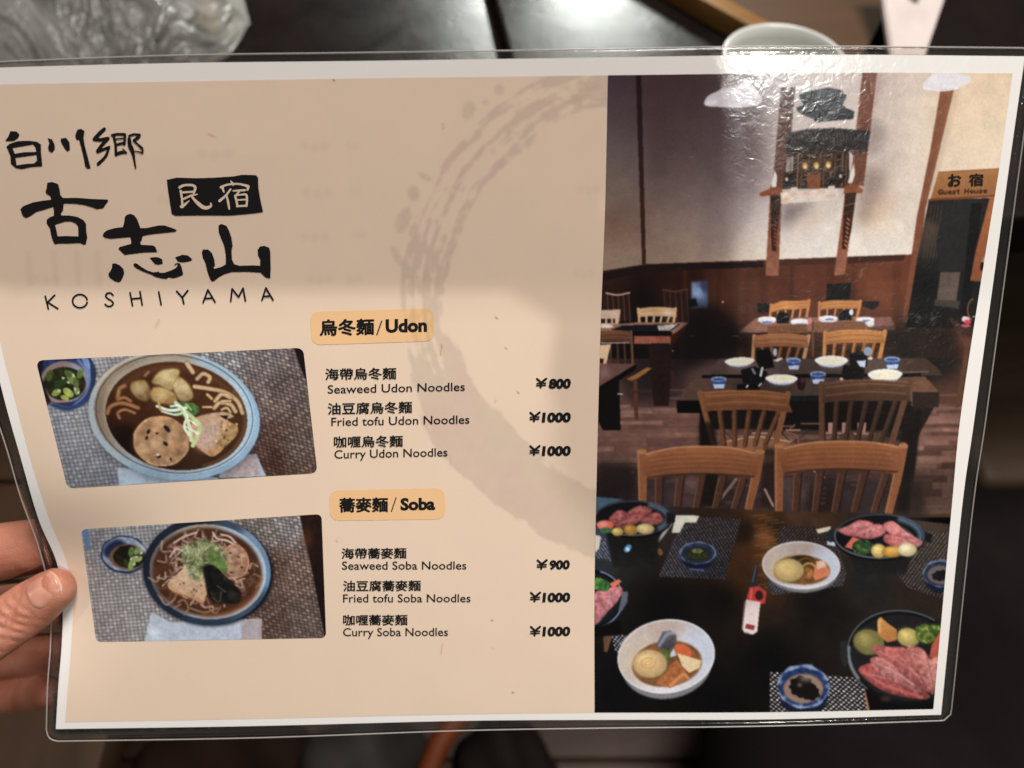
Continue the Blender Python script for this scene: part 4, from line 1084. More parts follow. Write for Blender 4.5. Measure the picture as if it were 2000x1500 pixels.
    # tofu, egg tofu
    k.ell(1150, 490, 66, 84, (196, 140, 108), -12, n=.4, nf=.12); k.lumps([(1150 + 62 * math.cos(t), 490 + 80 * math.sin(t)) for t in np.linspace(0, 6.1, 20)], 60, 18, [(212, 160, 126), (186, 132, 98), (224, 178, 144)], 8, .6)
    for x, y in ((1125, 450), (1165, 470), (1130, 545), (1180, 520)): k.ell(x, y, 6, 5, (50, 30, 24))
    k.poly([(820, 600), (880, 540), (925, 500), (1010, 580), (1020, 620), (985, 690), (930, 665), (850, 640)], [(214, 178, 146), (206, 162, 122)], n=.15, nf=.2, sm=True); k.line([(830, 605), (860, 640), (980, 688)], 14, (196, 136, 86), f=4, a=.7); k.dots([(860, 580), (1000, 600), (980, 680), (880, 640)], 26, 2, [(120, 80, 56)], 9)
    # greens
    k.poly([(885, 450), (930, 400), (1010, 385), (1080, 420), (1110, 480), (1100, 540), (1040, 560), (960, 590), (920, 560)], (126, 136, 88), n=.6, nf=.14, sm=True, f=2, a=.85)
    for i in range(90):
        a_ = g.random(); b_ = g.random()
        x, y = 890 + 200 * a_, 400 + 160 * b_
        k.line([(x, y), (x + 26 - 50 * g.random(), y + 36 * g.random())], 5, ((196, 202, 160), (218, 220, 194), (84, 104, 56), (146, 160, 100))[i % 4], f=1.2, a=.7)
    k.poly([(1010, 440), (1060, 450), (1110, 510), (1100, 555), (1040, 520)], (98, 128, 62), n=.4, sm=True, f=1.6, a=.85)
    # seaweed
    k.poly([(990, 520), (1040, 510), (1090, 560), (1130, 600), (1175, 640), (1170, 690), (1100, 700), (1040, 690), (1010, 640), (1000, 580)], (24, 22, 20), n=.6, nf=.15, sm=True, f=1.4); k.lumps([(1000, 560), (1060, 520), (1180, 640), (1170, 690), (1040, 690)], 60, 22, [(36, 34, 30), (22, 20, 18), (52, 48, 42)], 12, .5)
    for st in ([(1040, 670), (1070, 690), (1080, 640)], [(1060, 610), (1100, 640)]): k.line(st, 6, (96, 84, 66), a=.8)
    for st in ([(870, 690), (900, 680), (920, 720), (900, 750)], [(930, 720), (1000, 740), (1060, 720)], [(850, 720), (880, 700)]): k.line(st, 10, (150, 116, 86), f=1.5, a=.9)
    k.finish(0.7, 0.06, 0.05)
    k.A *= 0.97
    return k


# ------------------------------------------------------------------ print: beige ground with the brush circle
BEIGE = (226, 203, 181)


def paint_beige():
    k = Ink(-85, 130, 1200, 1425)
    k.A[:] = np.array(BEIGE) / 255.0
    k.A *= (1 + 0.020 * (fbm(k.X, k.Y, 0.012, 5) - 0.5))[..., None]
    X, Y = k.X, k.Y
    # the brushed circle: distance from an ellipse-like path
    path = curve([(1200, 160), (1120, 175), (1040, 215), (970, 275), (905, 345), (862, 420), (835, 500), (826, 560), (830, 640), (850, 710), (880, 790), (930, 860), (1000, 930), (1080, 985), (1200, 1040)], 120)
    half = np.interp(np.linspace(0, 1, 120), [0, .15, .3, .42, .5, .6, .72, .85, 1], [58, 62, 62, 56, 52, 62, 70, 66, 64])
    D = np.full(X.shape, 1e9); S_ = np.zeros(X.shape); U = np.zeros(X.shape)
    for i in range(119):
        ax, ay = path[i]; dx, dy = path[i + 1] - path[i]; L = math.hypot(dx, dy)
        t = np.clip(((X - ax) * dx + (Y - ay) * dy) / L ** 2, 0, 1)
        ex, ey = X - ax - t * dx, Y - ay - t * dy
        d = np.hypot(ex, ey)
        m = d < D
        D = np.where(m, d, D); S_ = np.where(m, (i + t) / 119, S_); U = np.where(m, np.sign(dx * ey - dy * ex) * d / half[i], U)
    s_ = S_ * 1350; u_ = U * 60
    streak = fbm(u_ * 1.0 + 3, s_ * 0.10, 0.11, 21, 4)
    patch = fbm(u_ + 9, s_ * 0.55, 0.035, 33, 3)
    edge = fbm(X, Y, 0.06, 41, 4)
    solid = np.interp(S_, [0, .08, .2, .35, .45, .56, .64, .72, 1], [.16, .14, .0, -.04, .14, .05, .42, .60, .55])
    dens = streak * 0.9 + patch * 0.35 + solid - 0.60 - np.clip((np.abs(U) - .72), 0, 1) * 2.2 + (edge - .5) * .5
    M = gblur(np.clip(dens * 7, 0, 1) * (np.abs(U) < 1.25), 1.6)
    tintm = np.clip(0.5 + (fbm(X, Y, .012, 51, 2) - .5) * 3, 0, 1)[..., None]
    tint = np.array((0.895, 0.868, 0.890)) * tintm + np.array((0.885, 0.892, 0.890)) * (1 - tintm)
    w = (M * .72 * (.86 + .28 * fbm(X, Y, .05, 61, 3)))[..., None]
    k.A = k.A * (1 - w + w * tint)
    for x, y, rx, ry, r_ in ((788, 430, 14, 26, 15), (775, 500, 8, 20, -25), (808, 378, 12, 16, 10), (830, 345, 14, 7, 30), (915, 215, 12, 20, 30), (948, 200, 6, 5, 0), (975, 175, 9, 11, 20), (1125, 197, 12, 14, -30), (1165, 182, 22, 18, 0)):
        k.ell(x, y, rx, ry, tuple(np.array(BEIGE) * .88), r_, f=2.5, a=.6, wob=.2, n=.05)
    # specks and pen marks
    k.ell(652, 157, 1.8, 1.8, (20, 18, 18), n=0)
    for P_, w_, c, a_ in (([(863, 672), (860, 694)], 2.4, (150, 92, 66), .9), ([(864, 1258), (861, 1278)], 2.4, (206, 120, 92), .8), ([(311, 625), (304, 640)], 4, (186, 150, 104), .8), ([(408, 263), (420, 268)], 5, (170, 130, 96), .6),
                          ([(968, 620), (972, 623)], 3, (90, 62, 44), .9), ([(987, 680), (990, 682)], 3, (120, 88, 64), .9), ([(1010, 766), (1013, 768)], 3, (90, 60, 44), .9), ([(960, 1212), (962, 1213)], 3, (80, 60, 48), .9), ([(1000, 1352), (1003, 1354)], 3, (90, 66, 50), .9),
                          ([(657, 1057), (658, 1058)], 3, (110, 80, 60), .8), ([(866, 240), (864, 252), (870, 248)], 1.6, (150, 120, 96), .7), ([(878, 890), (882, 903), (879, 906)], 1.6, (170, 140, 112), .7), ([(968, 782), (966, 786)], 3, (176, 130, 90), .7), ([(960, 1265), (963, 1267)], 2, (150, 100, 70), .6)):
        k.line(P_, w_ * .8, c, f=1, a=a_ * .62)
    # ghost of the print on the sheet's back
    gh = tuple(np.array(BEIGE) * .945)
    for x, y, w_ in ((615, 285, 40), (690, 285, 18), (620, 375, 44), (695, 372, 14), (615, 462, 40), (700, 458, 16), (625, 545, 34), (690, 545, 20), (420, 300, 50), (90, 545, 40), (330, 390, 30), (1150, 368, 30), (1140, 535, 26)):
        for j in range(3):
            k.ell(x + (j - 1) * w_ * .5, y + (j % 2) * 3, w_ * .22, 9, gh, f=3, a=.55, n=0)
    for x in (55, 105, 150, 190): k.line([(x, 495), (x + 4, 555)], 12, gh, f=5, a=.55)
    return k
# ------------------------------------------------------------------ the laminated menu sheet
P_TOP = [(-95, 139), (0, 132), (350, 123), (700, 119), (1187, 112), (1450, 108), (1700, 107), (2002, 110)]
P_RIGHT = [(2002, 110), (1978, 275), (1947, 500), (1903, 820), (1878, 1000), (1838, 1396)]
P_BOTTOM = [(109, 1424), (500, 1418), (900, 1408), (1187, 1406), (1500, 1405), (1838, 1396)]
P_LEFT = [(-95, 139), (-72, 330), (-45, 540), (0, 747), (42, 900), (76, 1016), (110, 1096), (122, 1170), (121, 1252), (114, 1340), (109, 1424)]
F_TOP = [(-122, 128), (0, 121), (350, 108), (700, 103), (1187, 96), (1450, 91), (1700, 91), (2024, 94)]
F_RIGHT = [(2024, 94), (1998, 275), (1968, 500), (1925, 820), (1899, 1000), (1856, 1407)]
F_BOTTOM = [(90, 1448), (500, 1441), (900, 1427), (1187, 1422), (1500, 1418), (1856, 1407)]
F_LEFT = [(-122, 128), (-98, 330), (-70, 540), (-27, 747), (14, 880), (40, 970), (76, 1070), (98, 1165), (99, 1252), (93, 1340), (90, 1448)]
B_TOP = [(-72, 172), (0, 165), (350, 159), (700, 153), (1187, 147)]
B_RIGHT = [(1187, 147), (1182, 400), (1173, 640), (1166, 900), (1161, 1150), (1161, 1392)]
B_BOTTOM = [(127, 1411), (500, 1404), (860, 1396), (1161, 1392)]
B_LEFT = [(-72, 172), (-50, 340), (-22, 540), (0, 667), (30, 785), (60, 900), (97, 1016), (128, 1090), (142, 1170), (139, 1260), (131, 1360), (127, 1411)]
R_TOP = [(1187.4, 147), (1450, 144), (1700, 142), (1978, 143)]
R_RIGHT = [(1978, 143), (1953, 320), (1924, 500), (1878, 800), (1858, 1000), (1823, 1385)]
R_BOTTOM = [(1161.4, 1392), (1500, 1391), (1823, 1385)]
R_LEFT = [(x + .4, y) for x, y in B_RIGHT]

menu = empty('laminated_menu', c2w((0.0, 0.0, 0.228)))
tag(menu, 'large clear laminated noodle menu with beige ground and restaurant picture, held up by the hand', 'menu')
MENU_INV = Matrix.Translation(-Vector(menu.location))


def to_menu(me):
    me.transform(MENU_INV)
    return me


def sheet_part(name, P, off, mat, colours=None, parent=None):
    V = sheet(P[..., 0], P[..., 1], off)
    o = link(name, to_menu(grid_mesh(name, V, colours=colours)), mat, parent or menu)
    return o


# film: two thin faces welded at the rim, rounded corners
def mat_film():
    N = NT('clear_film')
    g = N.n('NewGeometry').outputs['Position']
    fr = N.n('Fresnel'); fr.inputs[0].default_value = 1.5
    tr = N.n('BsdfTransparent'); tr.inputs[0].default_value = (0.93, 0.92, 0.90, 1)
    gl = N.n('BsdfGlossy'); gl.inputs['Roughness'].default_value = 0.10
    b = film_bump(N)
    N.l(b, gl.inputs['Normal']); N.l(b, fr.inputs['Normal'])
    df = N.n('BsdfDiffuse'); df.inputs[0].default_value = (0.55, 0.52, 0.50, 1)
    m1 = N.n('MixShader'); m1.inputs[0].default_value = 0.02
    N.l(tr.outputs[0], m1.inputs[1]); N.l(df.outputs[0], m1.inputs[2])
    m = N.n('MixShader')
    N.l(N.math('MULTIPLY', fr.outputs[0], 1.0), m.inputs[0]); N.l(m1.outputs[0], m.inputs[1]); N.l(gl.outputs[0], m.inputs[2])
    return N.done(m)


def film():
    nx, ny = 160, 120
    P = coons(F_TOP, F_RIGHT, F_BOTTOM, F_LEFT, nx, ny)
    # round the corners by squeezing the last cells onto a quarter circle
    r = 22.0
    for cy, cx, sy, sx in ((0, 0, 1, 1), (0, nx - 1, 1, -1), (ny - 1, 0, -1, 1), (ny - 1, nx - 1, -1, -1)):
        c = P[cy, cx].copy()
        ex = P[cy, cx + sx * 8] - c; ex /= np.linalg.norm(ex)
        ey = P[cy + sy * 8, cx] - c; ey /= np.linalg.norm(ey)
        for j in range(6):
            for i in range(6):
                q = P[cy + sy * j, cx + sx * i]
                a_, b_ = (q - c) @ ex, (q - c) @ ey
                u, v = r - a_, r - b_
                if u > 0 and v > 0:
                    d = math.hypot(u, v); m = max(u, v)
                    if d > 1e-6:
                        q2 = np.array((u, v)) * m / d
                        P[cy + sy * j, cx + sx * i] = c + ex * (r - q2[0]) + ey * (r - q2[1])
    back = sheet(P[..., 0], P[..., 1], -0.00025)
    h, w = back.shape[:2]
    me = grid_mesh('film', back)
    bm = bmesh.new(); bm.from_mesh(me)
    ret = bmesh.ops.solidify(bm, geom=bm.faces[:], thickness=0.00035)
    bm.to_mesh(me); bm.free()
    link('film', to_menu(me), mat_film(), menu)
    # the bright bead along the cut edge of the film
    cu = []
    for arr in (P[0], P[:, -1], P[-1, ::-1], P[::-1, 0]):
        cu.append(arr[:-1])
    cu = np.vstack(cu)
    V = sheet(cu[:, 0], cu[:, 1], 0.00012)
    tube('film_edge', [tuple(v) for v in V], 0.00022, mat_bead(), menu, closed=True, inv=MENU_INV, sides=6)


def mat_bead():
    N = NT('film_cut_edge')
    p = N.prin((0.55, 0.52, 0.49), 0.25, 0.6)
    p.inputs['Alpha'].default_value = 0.42
    return N.done(p)


def tube(name, pts, r, mat, parent=None, closed=False, inv=None, sides=10, smooth=True):
    p = np.array(pts, float)
    n = len(p)
    R = np.broadcast_to(np.atleast_1d(np.array(r, float)), (n,)) if np.ndim(r) == 0 else np.array(r, float)
    V = []; Fc = []
    nrm = None
    for i in range(n):
        a = p[(i - 1) % n] if (closed or i > 0) else p[i]
        b = p[(i + 1) % n] if (closed or i < n - 1) else p[i]
        t = b - a; t /= np.linalg.norm(t) + 1e-12
        if nrm is None:
            nrm = np.cross(t, (0.3, 0.2, 0.93)); nrm /= np.linalg.norm(nrm)
        nrm = nrm - t * (nrm @ t); nrm /= np.linalg.norm(nrm)
        bi = np.cross(t, nrm)
        for k_ in range(sides):
            a_ = 2 * math.pi * k_ / sides
            V.append(p[i] + R[i] * (math.cos(a_) * nrm + math.sin(a_) * bi))
    m = n if closed else n - 1
    for i in range(m):
        for k_ in range(sides):
            j = (i + 1) % n
            Fc.append((i * sides + k_, i * sides + (k_ + 1) % sides, j * sides + (k_ + 1) % sides, j * sides + k_))
    if not closed:
        Fc.append(tuple(range(sides))[::-1]); Fc.append(tuple((n - 1) * sides + k_ for k_ in range(sides)))
    me = mesh_from(name, V, Fc, smooth)
    if inv is not None: me.transform(inv)
    return link(name, me, mat, parent)


film()
GAIN = 0.97
white = mat_print('white_paper', colour=(0.80, 0.775, 0.75), fibre=0.03)
sheet_part('paper_sheet', coons(P_TOP, P_RIGHT, P_BOTTOM, P_LEFT, 170, 120), 0.00035, white)
INKMAT = mat_print('colour_print', attr='print', fibre=0.04)
BLACK = mat_print('black_ink', colour=(0.011, 0.0105, 0.011), fibre=0.1)
CREAM = mat_print('knocked_out_beige', colour=lin(BEIGE) * 0.93, fibre=0.03)
ORANGE = mat_print('orange_ink', attr='print', fibre=0.03)

kb = paint_beige()
Pb = coons(B_TOP, B_RIGHT, B_BOTTOM, B_LEFT, 460, 460)
sheet_part('beige_print', Pb, 0.00045, INKMAT, kb.sample(Pb) * GAIN)
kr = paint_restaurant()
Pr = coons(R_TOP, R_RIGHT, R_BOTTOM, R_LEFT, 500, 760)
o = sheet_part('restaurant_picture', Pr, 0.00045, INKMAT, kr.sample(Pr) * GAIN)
o['label'] = 'dark printed picture of a restaurant room with set tables'


def rounded(tl, tr, br, bl, r, nx, ny):
    """quadrilateral grid with rounded corners (mapped square)"""
    tl, tr, br, bl = (np.array(v, float) for v in (tl, tr, br, bl))
    W = (np.linalg.norm(tr - tl) + np.linalg.norm(br - bl)) / 2
    H_ = (np.linalg.norm(bl - tl) + np.linalg.norm(br - tr)) / 2
    x = np.linspace(0, W, nx); y = np.linspace(0, H_, ny)
    Xg, Yg = np.meshgrid(x, y)
    # shrink each row / column near the corners
    dy = np.minimum(Yg, H_ - Yg)
    ins = np.where(dy < r, r - np.sqrt(np.maximum(0, r * r - (r - dy) ** 2)), 0)
    Xg = ins + Xg * (W - 2 * ins) / W
    u = (Xg / W)[..., None]; v = (Yg / H_)[..., None]
    return (1 - v) * ((1 - u) * tl + u * tr) + v * ((1 - u) * bl + u * br)


ku = paint_udon()
Pu = rounded((70, 704), (592, 679), (620, 924), (132, 954), 13, 400, 190)
o = sheet_part('food_picture', Pu, 0.00055, INKMAT, ku.sample(Pu) * GAIN); o['label'] = 'upper printed picture of a bowl of thick udon noodles'
ks = paint_soba()
Ps = rounded((158, 1034), (628, 1004), (637, 1246), (188, 1254), 10, 370, 190)
o = sheet_part('food_picture', Ps, 0.00055, INKMAT, ks.sample(Ps) * GAIN); o['label'] = 'lower printed picture of a dark bowl of thin soba noodles'


def badge(tl, tr, br, bl):
    P = rounded(tl, tr, br, bl, 17, 130, 40)
    c = kb.sample(P) / lin(BEIGE) * lin((233, 190, 142))
    return sheet_part('heading_badge', P, 0.00055, ORANGE, c * GAIN)


badge((605, 609), (846, 602), (848, 666), (609, 674))
badge((643, 958), (869, 953), (870, 1014), (645, 1017))


# ---- ink shapes as flat meshes lying on the sheet
def ink_mesh(name, polys, off, mat, lift=0.0, parent=None):
    V = []; Fc = []
    for j, rings in enumerate(polys):
        rings = [np.array(r_, float) for r_ in rings]
        base = len(V)
        tri = tessellate_polygon([[Vector((x, y, 0)) for x, y in r_] for r_ in rings])
        pts = np.vstack(rings)
        V += list(sheet(pts[:, 0], pts[:, 1], off + lift * j))
        Fc += [tuple(base + i for i in t) for t in tri]
    me = mesh_from(name, V, Fc)
    to_menu(me)
    return link(name, me, mat, parent or menu)


def ribbon(pts, w):
    """outline polygon of a brush stroke with round ends"""
    p = np.array(pts, float)
    if len(p) > 2: p = curve(p, (len(p) - 1) * 5 + 1)
    W = np.interp(np.linspace(0, 1, len(p)), np.linspace(0, 1, len(np.atleast_1d(w))), np.atleast_1d(w)) / 2 if np.ndim(w) else np.full(len(p), w / 2)
    t = np.gradient(p, axis=0); t /= np.linalg.norm(t, axis=1)[:, None] + 1e-9
    nn = np.stack([-t[:, 1], t[:, 0]], -1)
    a0 = math.atan2(nn[0, 1], nn[0, 0]); a1 = math.atan2(-nn[-1, 1], -nn[-1, 0])
    cap1 = [p[-1] + W[-1] * np.array((math.cos(a1 + math.pi - k_ * math.pi / 5), math.sin(a1 + math.pi - k_ * math.pi / 5))) for k_ in range(1, 5)]
    cap0 = [p[0] + W[0] * np.array((math.cos(a0 + math.pi - k_ * math.pi / 5), math.sin(a0 + math.pi - k_ * math.pi / 5))) for k_ in range(1, 5)]
    return [np.vstack([p + nn * W[:, None], cap1, (p - nn * W[:, None])[::-1], cap0])]


def tz(k_, ox, oy, rings):
    return [np.array(r_, float) / k_ + (ox, oy) for r_ in rings]


OFF = 0.00062
A_ = (6.667, 0, 330); B_ = (6.667, 300, 330); C_ = (8.333, 180, 400); D_ = (6.897, 0, 240); K_ = (3.0, 0, 500)
ko = [(615, 180), (675, 168), (755, 195), (775, 260), (785, 340), (820, 378), (1000, 375), (1200, 390), (1405, 398), (1405, 420), (1375, 455), (1345, 505), (1260, 520), (1180, 490), (1080, 462), (960, 448), (830, 445), (818, 540), (790, 570), (800, 605), (900, 605), (1010, 625), (1085, 665), (1120, 715), (1122, 800), (1135, 890), (1115, 980), (1080, 980), (1045, 960), (880, 968), (750, 968), (715, 980), (690, 940), (665, 860), (650, 775), (605, 700), (610, 660), (650, 625), (700, 610), (702, 540), (690, 490), (560, 530), (470, 555), (400, 605), (340, 635), (300, 615), (280, 570), (265, 525), (300, 485), (430, 435), (560, 412), (665, 400), (655, 350), (600, 320), (592, 290), (605, 260)]
koh = [(715, 720), (800, 695), (850, 680), (930, 680), (990, 710), (1018, 750), (1020, 878), (850, 872), (750, 878), (735, 800)]
shi = [[(530, 200), (560, 165), (620, 145), (680, 165), (730, 230), (760, 310), (785, 380), (900, 375), (1000, 352), (1090, 335), (1180, 335), (1280, 370), (1350, 395), (1380, 420), (1340, 435), (1200, 450), (1000, 470), (880, 488), (820, 505), (805, 570), (780, 600), (795, 650), (990, 660), (1030, 690), (1060, 765), (900, 768), (800, 775), (640, 795), (525, 810), (470, 755), (425, 715), (450, 685), (560, 655), (635, 635), (635, 570), (615, 520), (450, 535), (310, 548), (210, 535), (170, 500), (190, 455), (240, 415), (360, 380), (500, 362), (520, 290)],
       [(325, 960), (375, 950), (450, 985), (505, 1040), (522, 1100), (500, 1170), (470, 1230), (435, 1258), (370, 1240), (280, 1180), (262, 1125), (295, 1080), (325, 1020)],
       [(670, 965), (700, 945), (740, 965), (800, 1010), (900, 1070), (1000, 1100), (1090, 1085), (1090, 1105), (1180, 1105), (1290, 1065), (1360, 1030), (1390, 985), (1385, 960), (1330, 990), (1355, 955), (1390, 945), (1430, 955), (1460, 1030), (1480, 1120), (1470, 1140), (1380, 1175), (1320, 1190), (1240, 1175), (1215, 1200), (1130, 1195), (1020, 1165), (960, 1130), (820, 1080), (720, 1030), (675, 990)],
       [(935, 860), (1030, 850), (1080, 855), (1140, 885), (1148, 955), (1080, 970), (1020, 960), (980, 910)],
       [(1350, 855), (1470, 812), (1560, 825), (1630, 885), (1600, 910), (1470, 932), (1400, 920)]]
yama = [(845, 735), (880, 715), (950, 740), (985, 810), (1015, 900), (1028, 1000), (1015, 1060), (1020, 1180), (1050, 1240), (1120, 1260), (1300, 1255), (1385, 1260), (1390, 1180), (1360, 1120), (1355, 1050), (1385, 1010), (1440, 1000), (1505, 1025), (1520, 1080), (1525, 1300), (1518, 1425), (1460, 1410), (1390, 1345), (1200, 1335), (1020, 1338), (920, 1365), (840, 1410), (790, 1455), (760, 1460), (735, 1430), (700, 1330), (675, 1220), (640, 1150), (628, 1085), (640, 1050), (710, 1048), (760, 1095), (790, 1180), (800, 1260), (775, 1265), (790, 1300), (880, 1275), (940, 1240), (940, 1120), (920, 1000), (880, 900), (848, 820)]
ink_mesh('brush_lettering', [tz(*A_, [ko, koh])], OFF, BLACK)
ink_mesh('brush_lettering', [tz(*C_, [r_]) for r_ in shi], OFF, BLACK)
ink_mesh('brush_lettering', [tz(*B_, [yama])], OFF, BLACK)
plate_o = ink_mesh('lettering_plate', [tz(*B_, [[(172, 140), (300, 112), (560, 120), (800, 112), (1050, 95), (1150, 75), (1330, 80), (1360, 110), (1365, 250), (1390, 400), (1425, 555), (1330, 572), (1000, 602), (600, 600), (280, 605), (235, 580), (215, 450), (190, 290)]])], OFF, BLACK)
mn = [([(338, 240), (400, 212), (505, 212), (543, 245), (522, 315)], [34, 30, 30, 34, 26]), ([(352, 285), (366, 370), (378, 495)], [30, 26, 30]), ([(375, 305), (520, 296)], 26), ([(385, 392), (480, 350), (568, 330)], [26, 26, 14]),
      ([(362, 490), (400, 468), (465, 412)], [42, 30, 10]), ([(485, 345), (560, 430), (640, 495), (700, 505), (748, 480), (742, 445)], [24, 34, 48, 50, 40, 16])]
sk = [([(1008, 160), (1035, 200)], [18, 34]), ([(875, 238), (960, 205), (1100, 195), (1225, 222)], [30, 24, 24, 34]), ([(1232, 232), (1222, 272)], [40, 24]), ([(895, 240), (915, 300)], [36, 18]), ([(1002, 265), (940, 345), (860, 415)], [24, 26, 36]),
      ([(950, 350), (970, 430), (985, 520)], [24, 30, 22]), ([(1035, 285), (1110, 280), (1190, 276)], [18, 26, 28]), ([(1112, 290), (1075, 345)], 26), ([(1062, 350), (1080, 420), (1092, 488)], 28), ([(1060, 345), (1140, 335), (1205, 335), (1215, 400), (1210, 485)], [22, 22, 30, 28, 26]),
      ([(1085, 405), (1205, 397)], 20), ([(1085, 485), (1210, 478)], 26)]
ink_mesh('knockout_lettering', [tz(*B_, ribbon(*s_)) for s_ in mn], OFF + .00006, CREAM, 0.000006, plate_o)
ink_mesh('knockout_lettering', [tz(*B_, ribbon(*s_)) for s_ in sk], OFF + .00006, CREAM, 0.000006, plate_o)
ink_mesh('brush_lettering', [tz(*D_, [[(140, 110), (220, 115), (262, 155), (240, 200), (180, 240), (70, 242), (115, 175)]]),
                             tz(*D_, [[(85, 320), (130, 280), (240, 245), (400, 240), (500, 255), (550, 290), (552, 400), (570, 580), (420, 590), (290, 618), (210, 605), (145, 545), (140, 450), (110, 370)],
                                      [(165, 335), (300, 310), (440, 285), (475, 320), (488, 390), (320, 395), (200, 415)], [(205, 465), (350, 445), (490, 425), (498, 510), (460, 545), (330, 555), (225, 572)]])], OFF, BLACK)
ink_mesh('brush_lettering', [tz(*D_, [r_]) for r_ in ([(640, 205), (700, 220), (735, 290), (738, 350), (700, 398), (660, 380), (645, 330), (665, 270)], [(820, 210), (890, 200), (935, 260), (942, 360), (905, 380), (875, 350), (840, 290), (815, 240)],
                                                        [(1045, 90), (1090, 78), (1138, 110), (1125, 200), (1140, 300), (1180, 450), (1220, 610), (1170, 612), (1145, 580), (1120, 440), (1065, 225), (1030, 225), (1012, 180), (1025, 130)])], OFF, BLACK)
go = [([(1405, 80), (1330, 150), (1275, 215)], [44, 52, 50]), ([(1270, 218), (1350, 225), (1455, 208)], [50, 44, 46]), ([(1450, 212), (1370, 300), (1315, 380)], [44, 44, 50]), ([(1315, 385), (1380, 360), (1470, 322)], [44, 34, 32]), ([(1468, 325), (1420, 450), (1320, 552)], [36, 36, 40]),
      ([(1508, 165), (1580, 150), (1680, 152)], [34, 32, 36]), ([(1682, 155), (1682, 215), (1672, 285)], 36), ([(1530, 170), (1555, 290), (1562, 425)], [36, 34, 40]), ([(1560, 215), (1665, 205)], 18), ([(1565, 292), (1680, 262)], [28, 34]), ([(1562, 420), (1630, 395), (1705, 400)], [34, 44, 16]), ([(1650, 348), (1700, 400)], [14, 26]),
      ([(1735, 175), (1800, 152), (1880, 160)], [26, 26, 34]), ([(1882, 162), (1850, 200), (1800, 230)], [34, 40, 26]), ([(1740, 215), (1750, 300), (1790, 400), (1825, 600)], [50, 62, 32, 22]), ([(1800, 235), (1860, 290), (1915, 345), (1922, 400)], [30, 24, 34, 20]), ([(1795, 380), (1860, 385), (1915, 400)], [14, 16, 24])]
ink_mesh('brush_lettering', [tz(*D_, ribbon(*s_)) for s_ in go], OFF, BLACK, 0.000005)
# KOSHIYAMA in thin geometric capitals
ks_ = {
    'k': [[(265, 235), (283, 310)], [(320, 229), (279, 271), (338, 308)]], 'o': [[(468 + 43 * math.cos(a), 264 + 39 * math.sin(a)) for a in np.linspace(0, 2 * math.pi, 17)]],
    's': [[(662, 230), (648, 217), (628, 219), (619, 234), (632, 250), (652, 262), (663, 278), (650, 293), (630, 294), (616, 283)]], 'h': [[(762, 215), (776, 291)], [(820, 208), (833, 287)], [(769, 251), (826, 246)]],
    'i': [[(930, 210), (944, 285)]], 'y': [[(1035, 206), (1068, 243), (1100, 202)], [(1068, 243), (1077, 280)]], 'a': [[(1190, 272), (1218, 198), (1260, 270)], [(1201, 249), (1247, 246)]],
    'm': [[(1352, 265), (1360, 192), (1398, 240), (1424, 188), (1438, 262)]], 'a2': [[(1535, 258), (1558, 187), (1600, 258)], [(1545, 237), (1586, 234)]]}
pl = []
for ch, sts in ks_.items():
    for st in sts:
        if ch in 'os': pl.append(tz(*K_, ribbon(st, 10.5)))
        else:
            for a, b in zip(st[:-1], st[1:]): pl.append(tz(*K_, ribbon([a, b], 10.5)))
ink_mesh('latin_lettering', pl, OFF, BLACK, 0.000004)


def text_mesh(s, bold=0.0, shear=0.0):
    cu = bpy.data.curves.new('t', 'FONT')
    cu.body = s; cu.offset = bold; cu.shear = shear; cu.resolution_u = 3
    o = bpy.data.objects.new('t', cu); COL.objects.link(o)
    bpy.context.view_layer.update()
    me = bpy.data.meshes.new_from_object(o.evaluated_get(bpy.context.evaluated_depsgraph_get()))
    bpy.data.objects.remove(o); bpy.data.curves.remove(cu)
    return me


def heavy(me, w):
    """fake bold for the complex characters: shifted copies in thin layers"""
    bm = bmesh.new()
    n = 0
    for j in range(8):
        a = j * math.pi / 4
        t_ = me.copy(); t_.transform(Matrix.Translation((w * math.cos(a), w * math.sin(a), (j + 1) * 1e-3)))
        bm.from_mesh(t_); bpy.data.meshes.remove(t_)
    bm.from_mesh(me); bm.to_mesh(me); bm.free()
    return me


def print_text(name, s, x0, x1, yb0, yb1, h, bold=0.0, shear=0.0, mode='box', lift=0.0, lean=0.0, parent=None):
    """mode box: bottom of ink at the line yb0->yb1, ink height h; mode base: baseline there, h = cap height"""
    cjk = ord(s[0]) > 0x2000
    me = text_mesh(s, 0.0 if cjk else bold, shear)
    if cjk and bold: heavy(me, bold)
    n = len(me.vertices)
    co = np.zeros(n * 3); me.vertices.foreach_get('co', co); co = co.reshape(-1, 3)
    a, b = co[:, 0].min(), co[:, 0].max()
    u = (co[:, 0] - a) / (b - a)
    if mode == 'box':
        v = (co[:, 1] - co[:, 1].min()) / (co[:, 1].max() - co[:, 1].min())
    else:
        v = co[:, 1] / CAPH
    px = x0 + (x1 - x0) * u + lean * v * h
    py = yb0 + (yb1 - yb0) * u - v * h
    w = sheet(px, py, OFF + lift + co[:, 2] * 0.003)
    me.vertices.foreach_set('co', w.reshape(-1).astype(np.float32))
    me.update(); to_menu(me)
    # faces must look at the viewer
    bm = bmesh.new(); bm.from_mesh(me)
    c = Vector(CAM) - Vector(menu.location)
    for f in bm.faces:
        if f.normal.dot(c - f.calc_center_median()) < 0: f.normal_flip()
    bm.to_mesh(me); bm.free()
    me.name = name
    me.materials.clear()
    return link(name, me, BLACK, parent or menu)


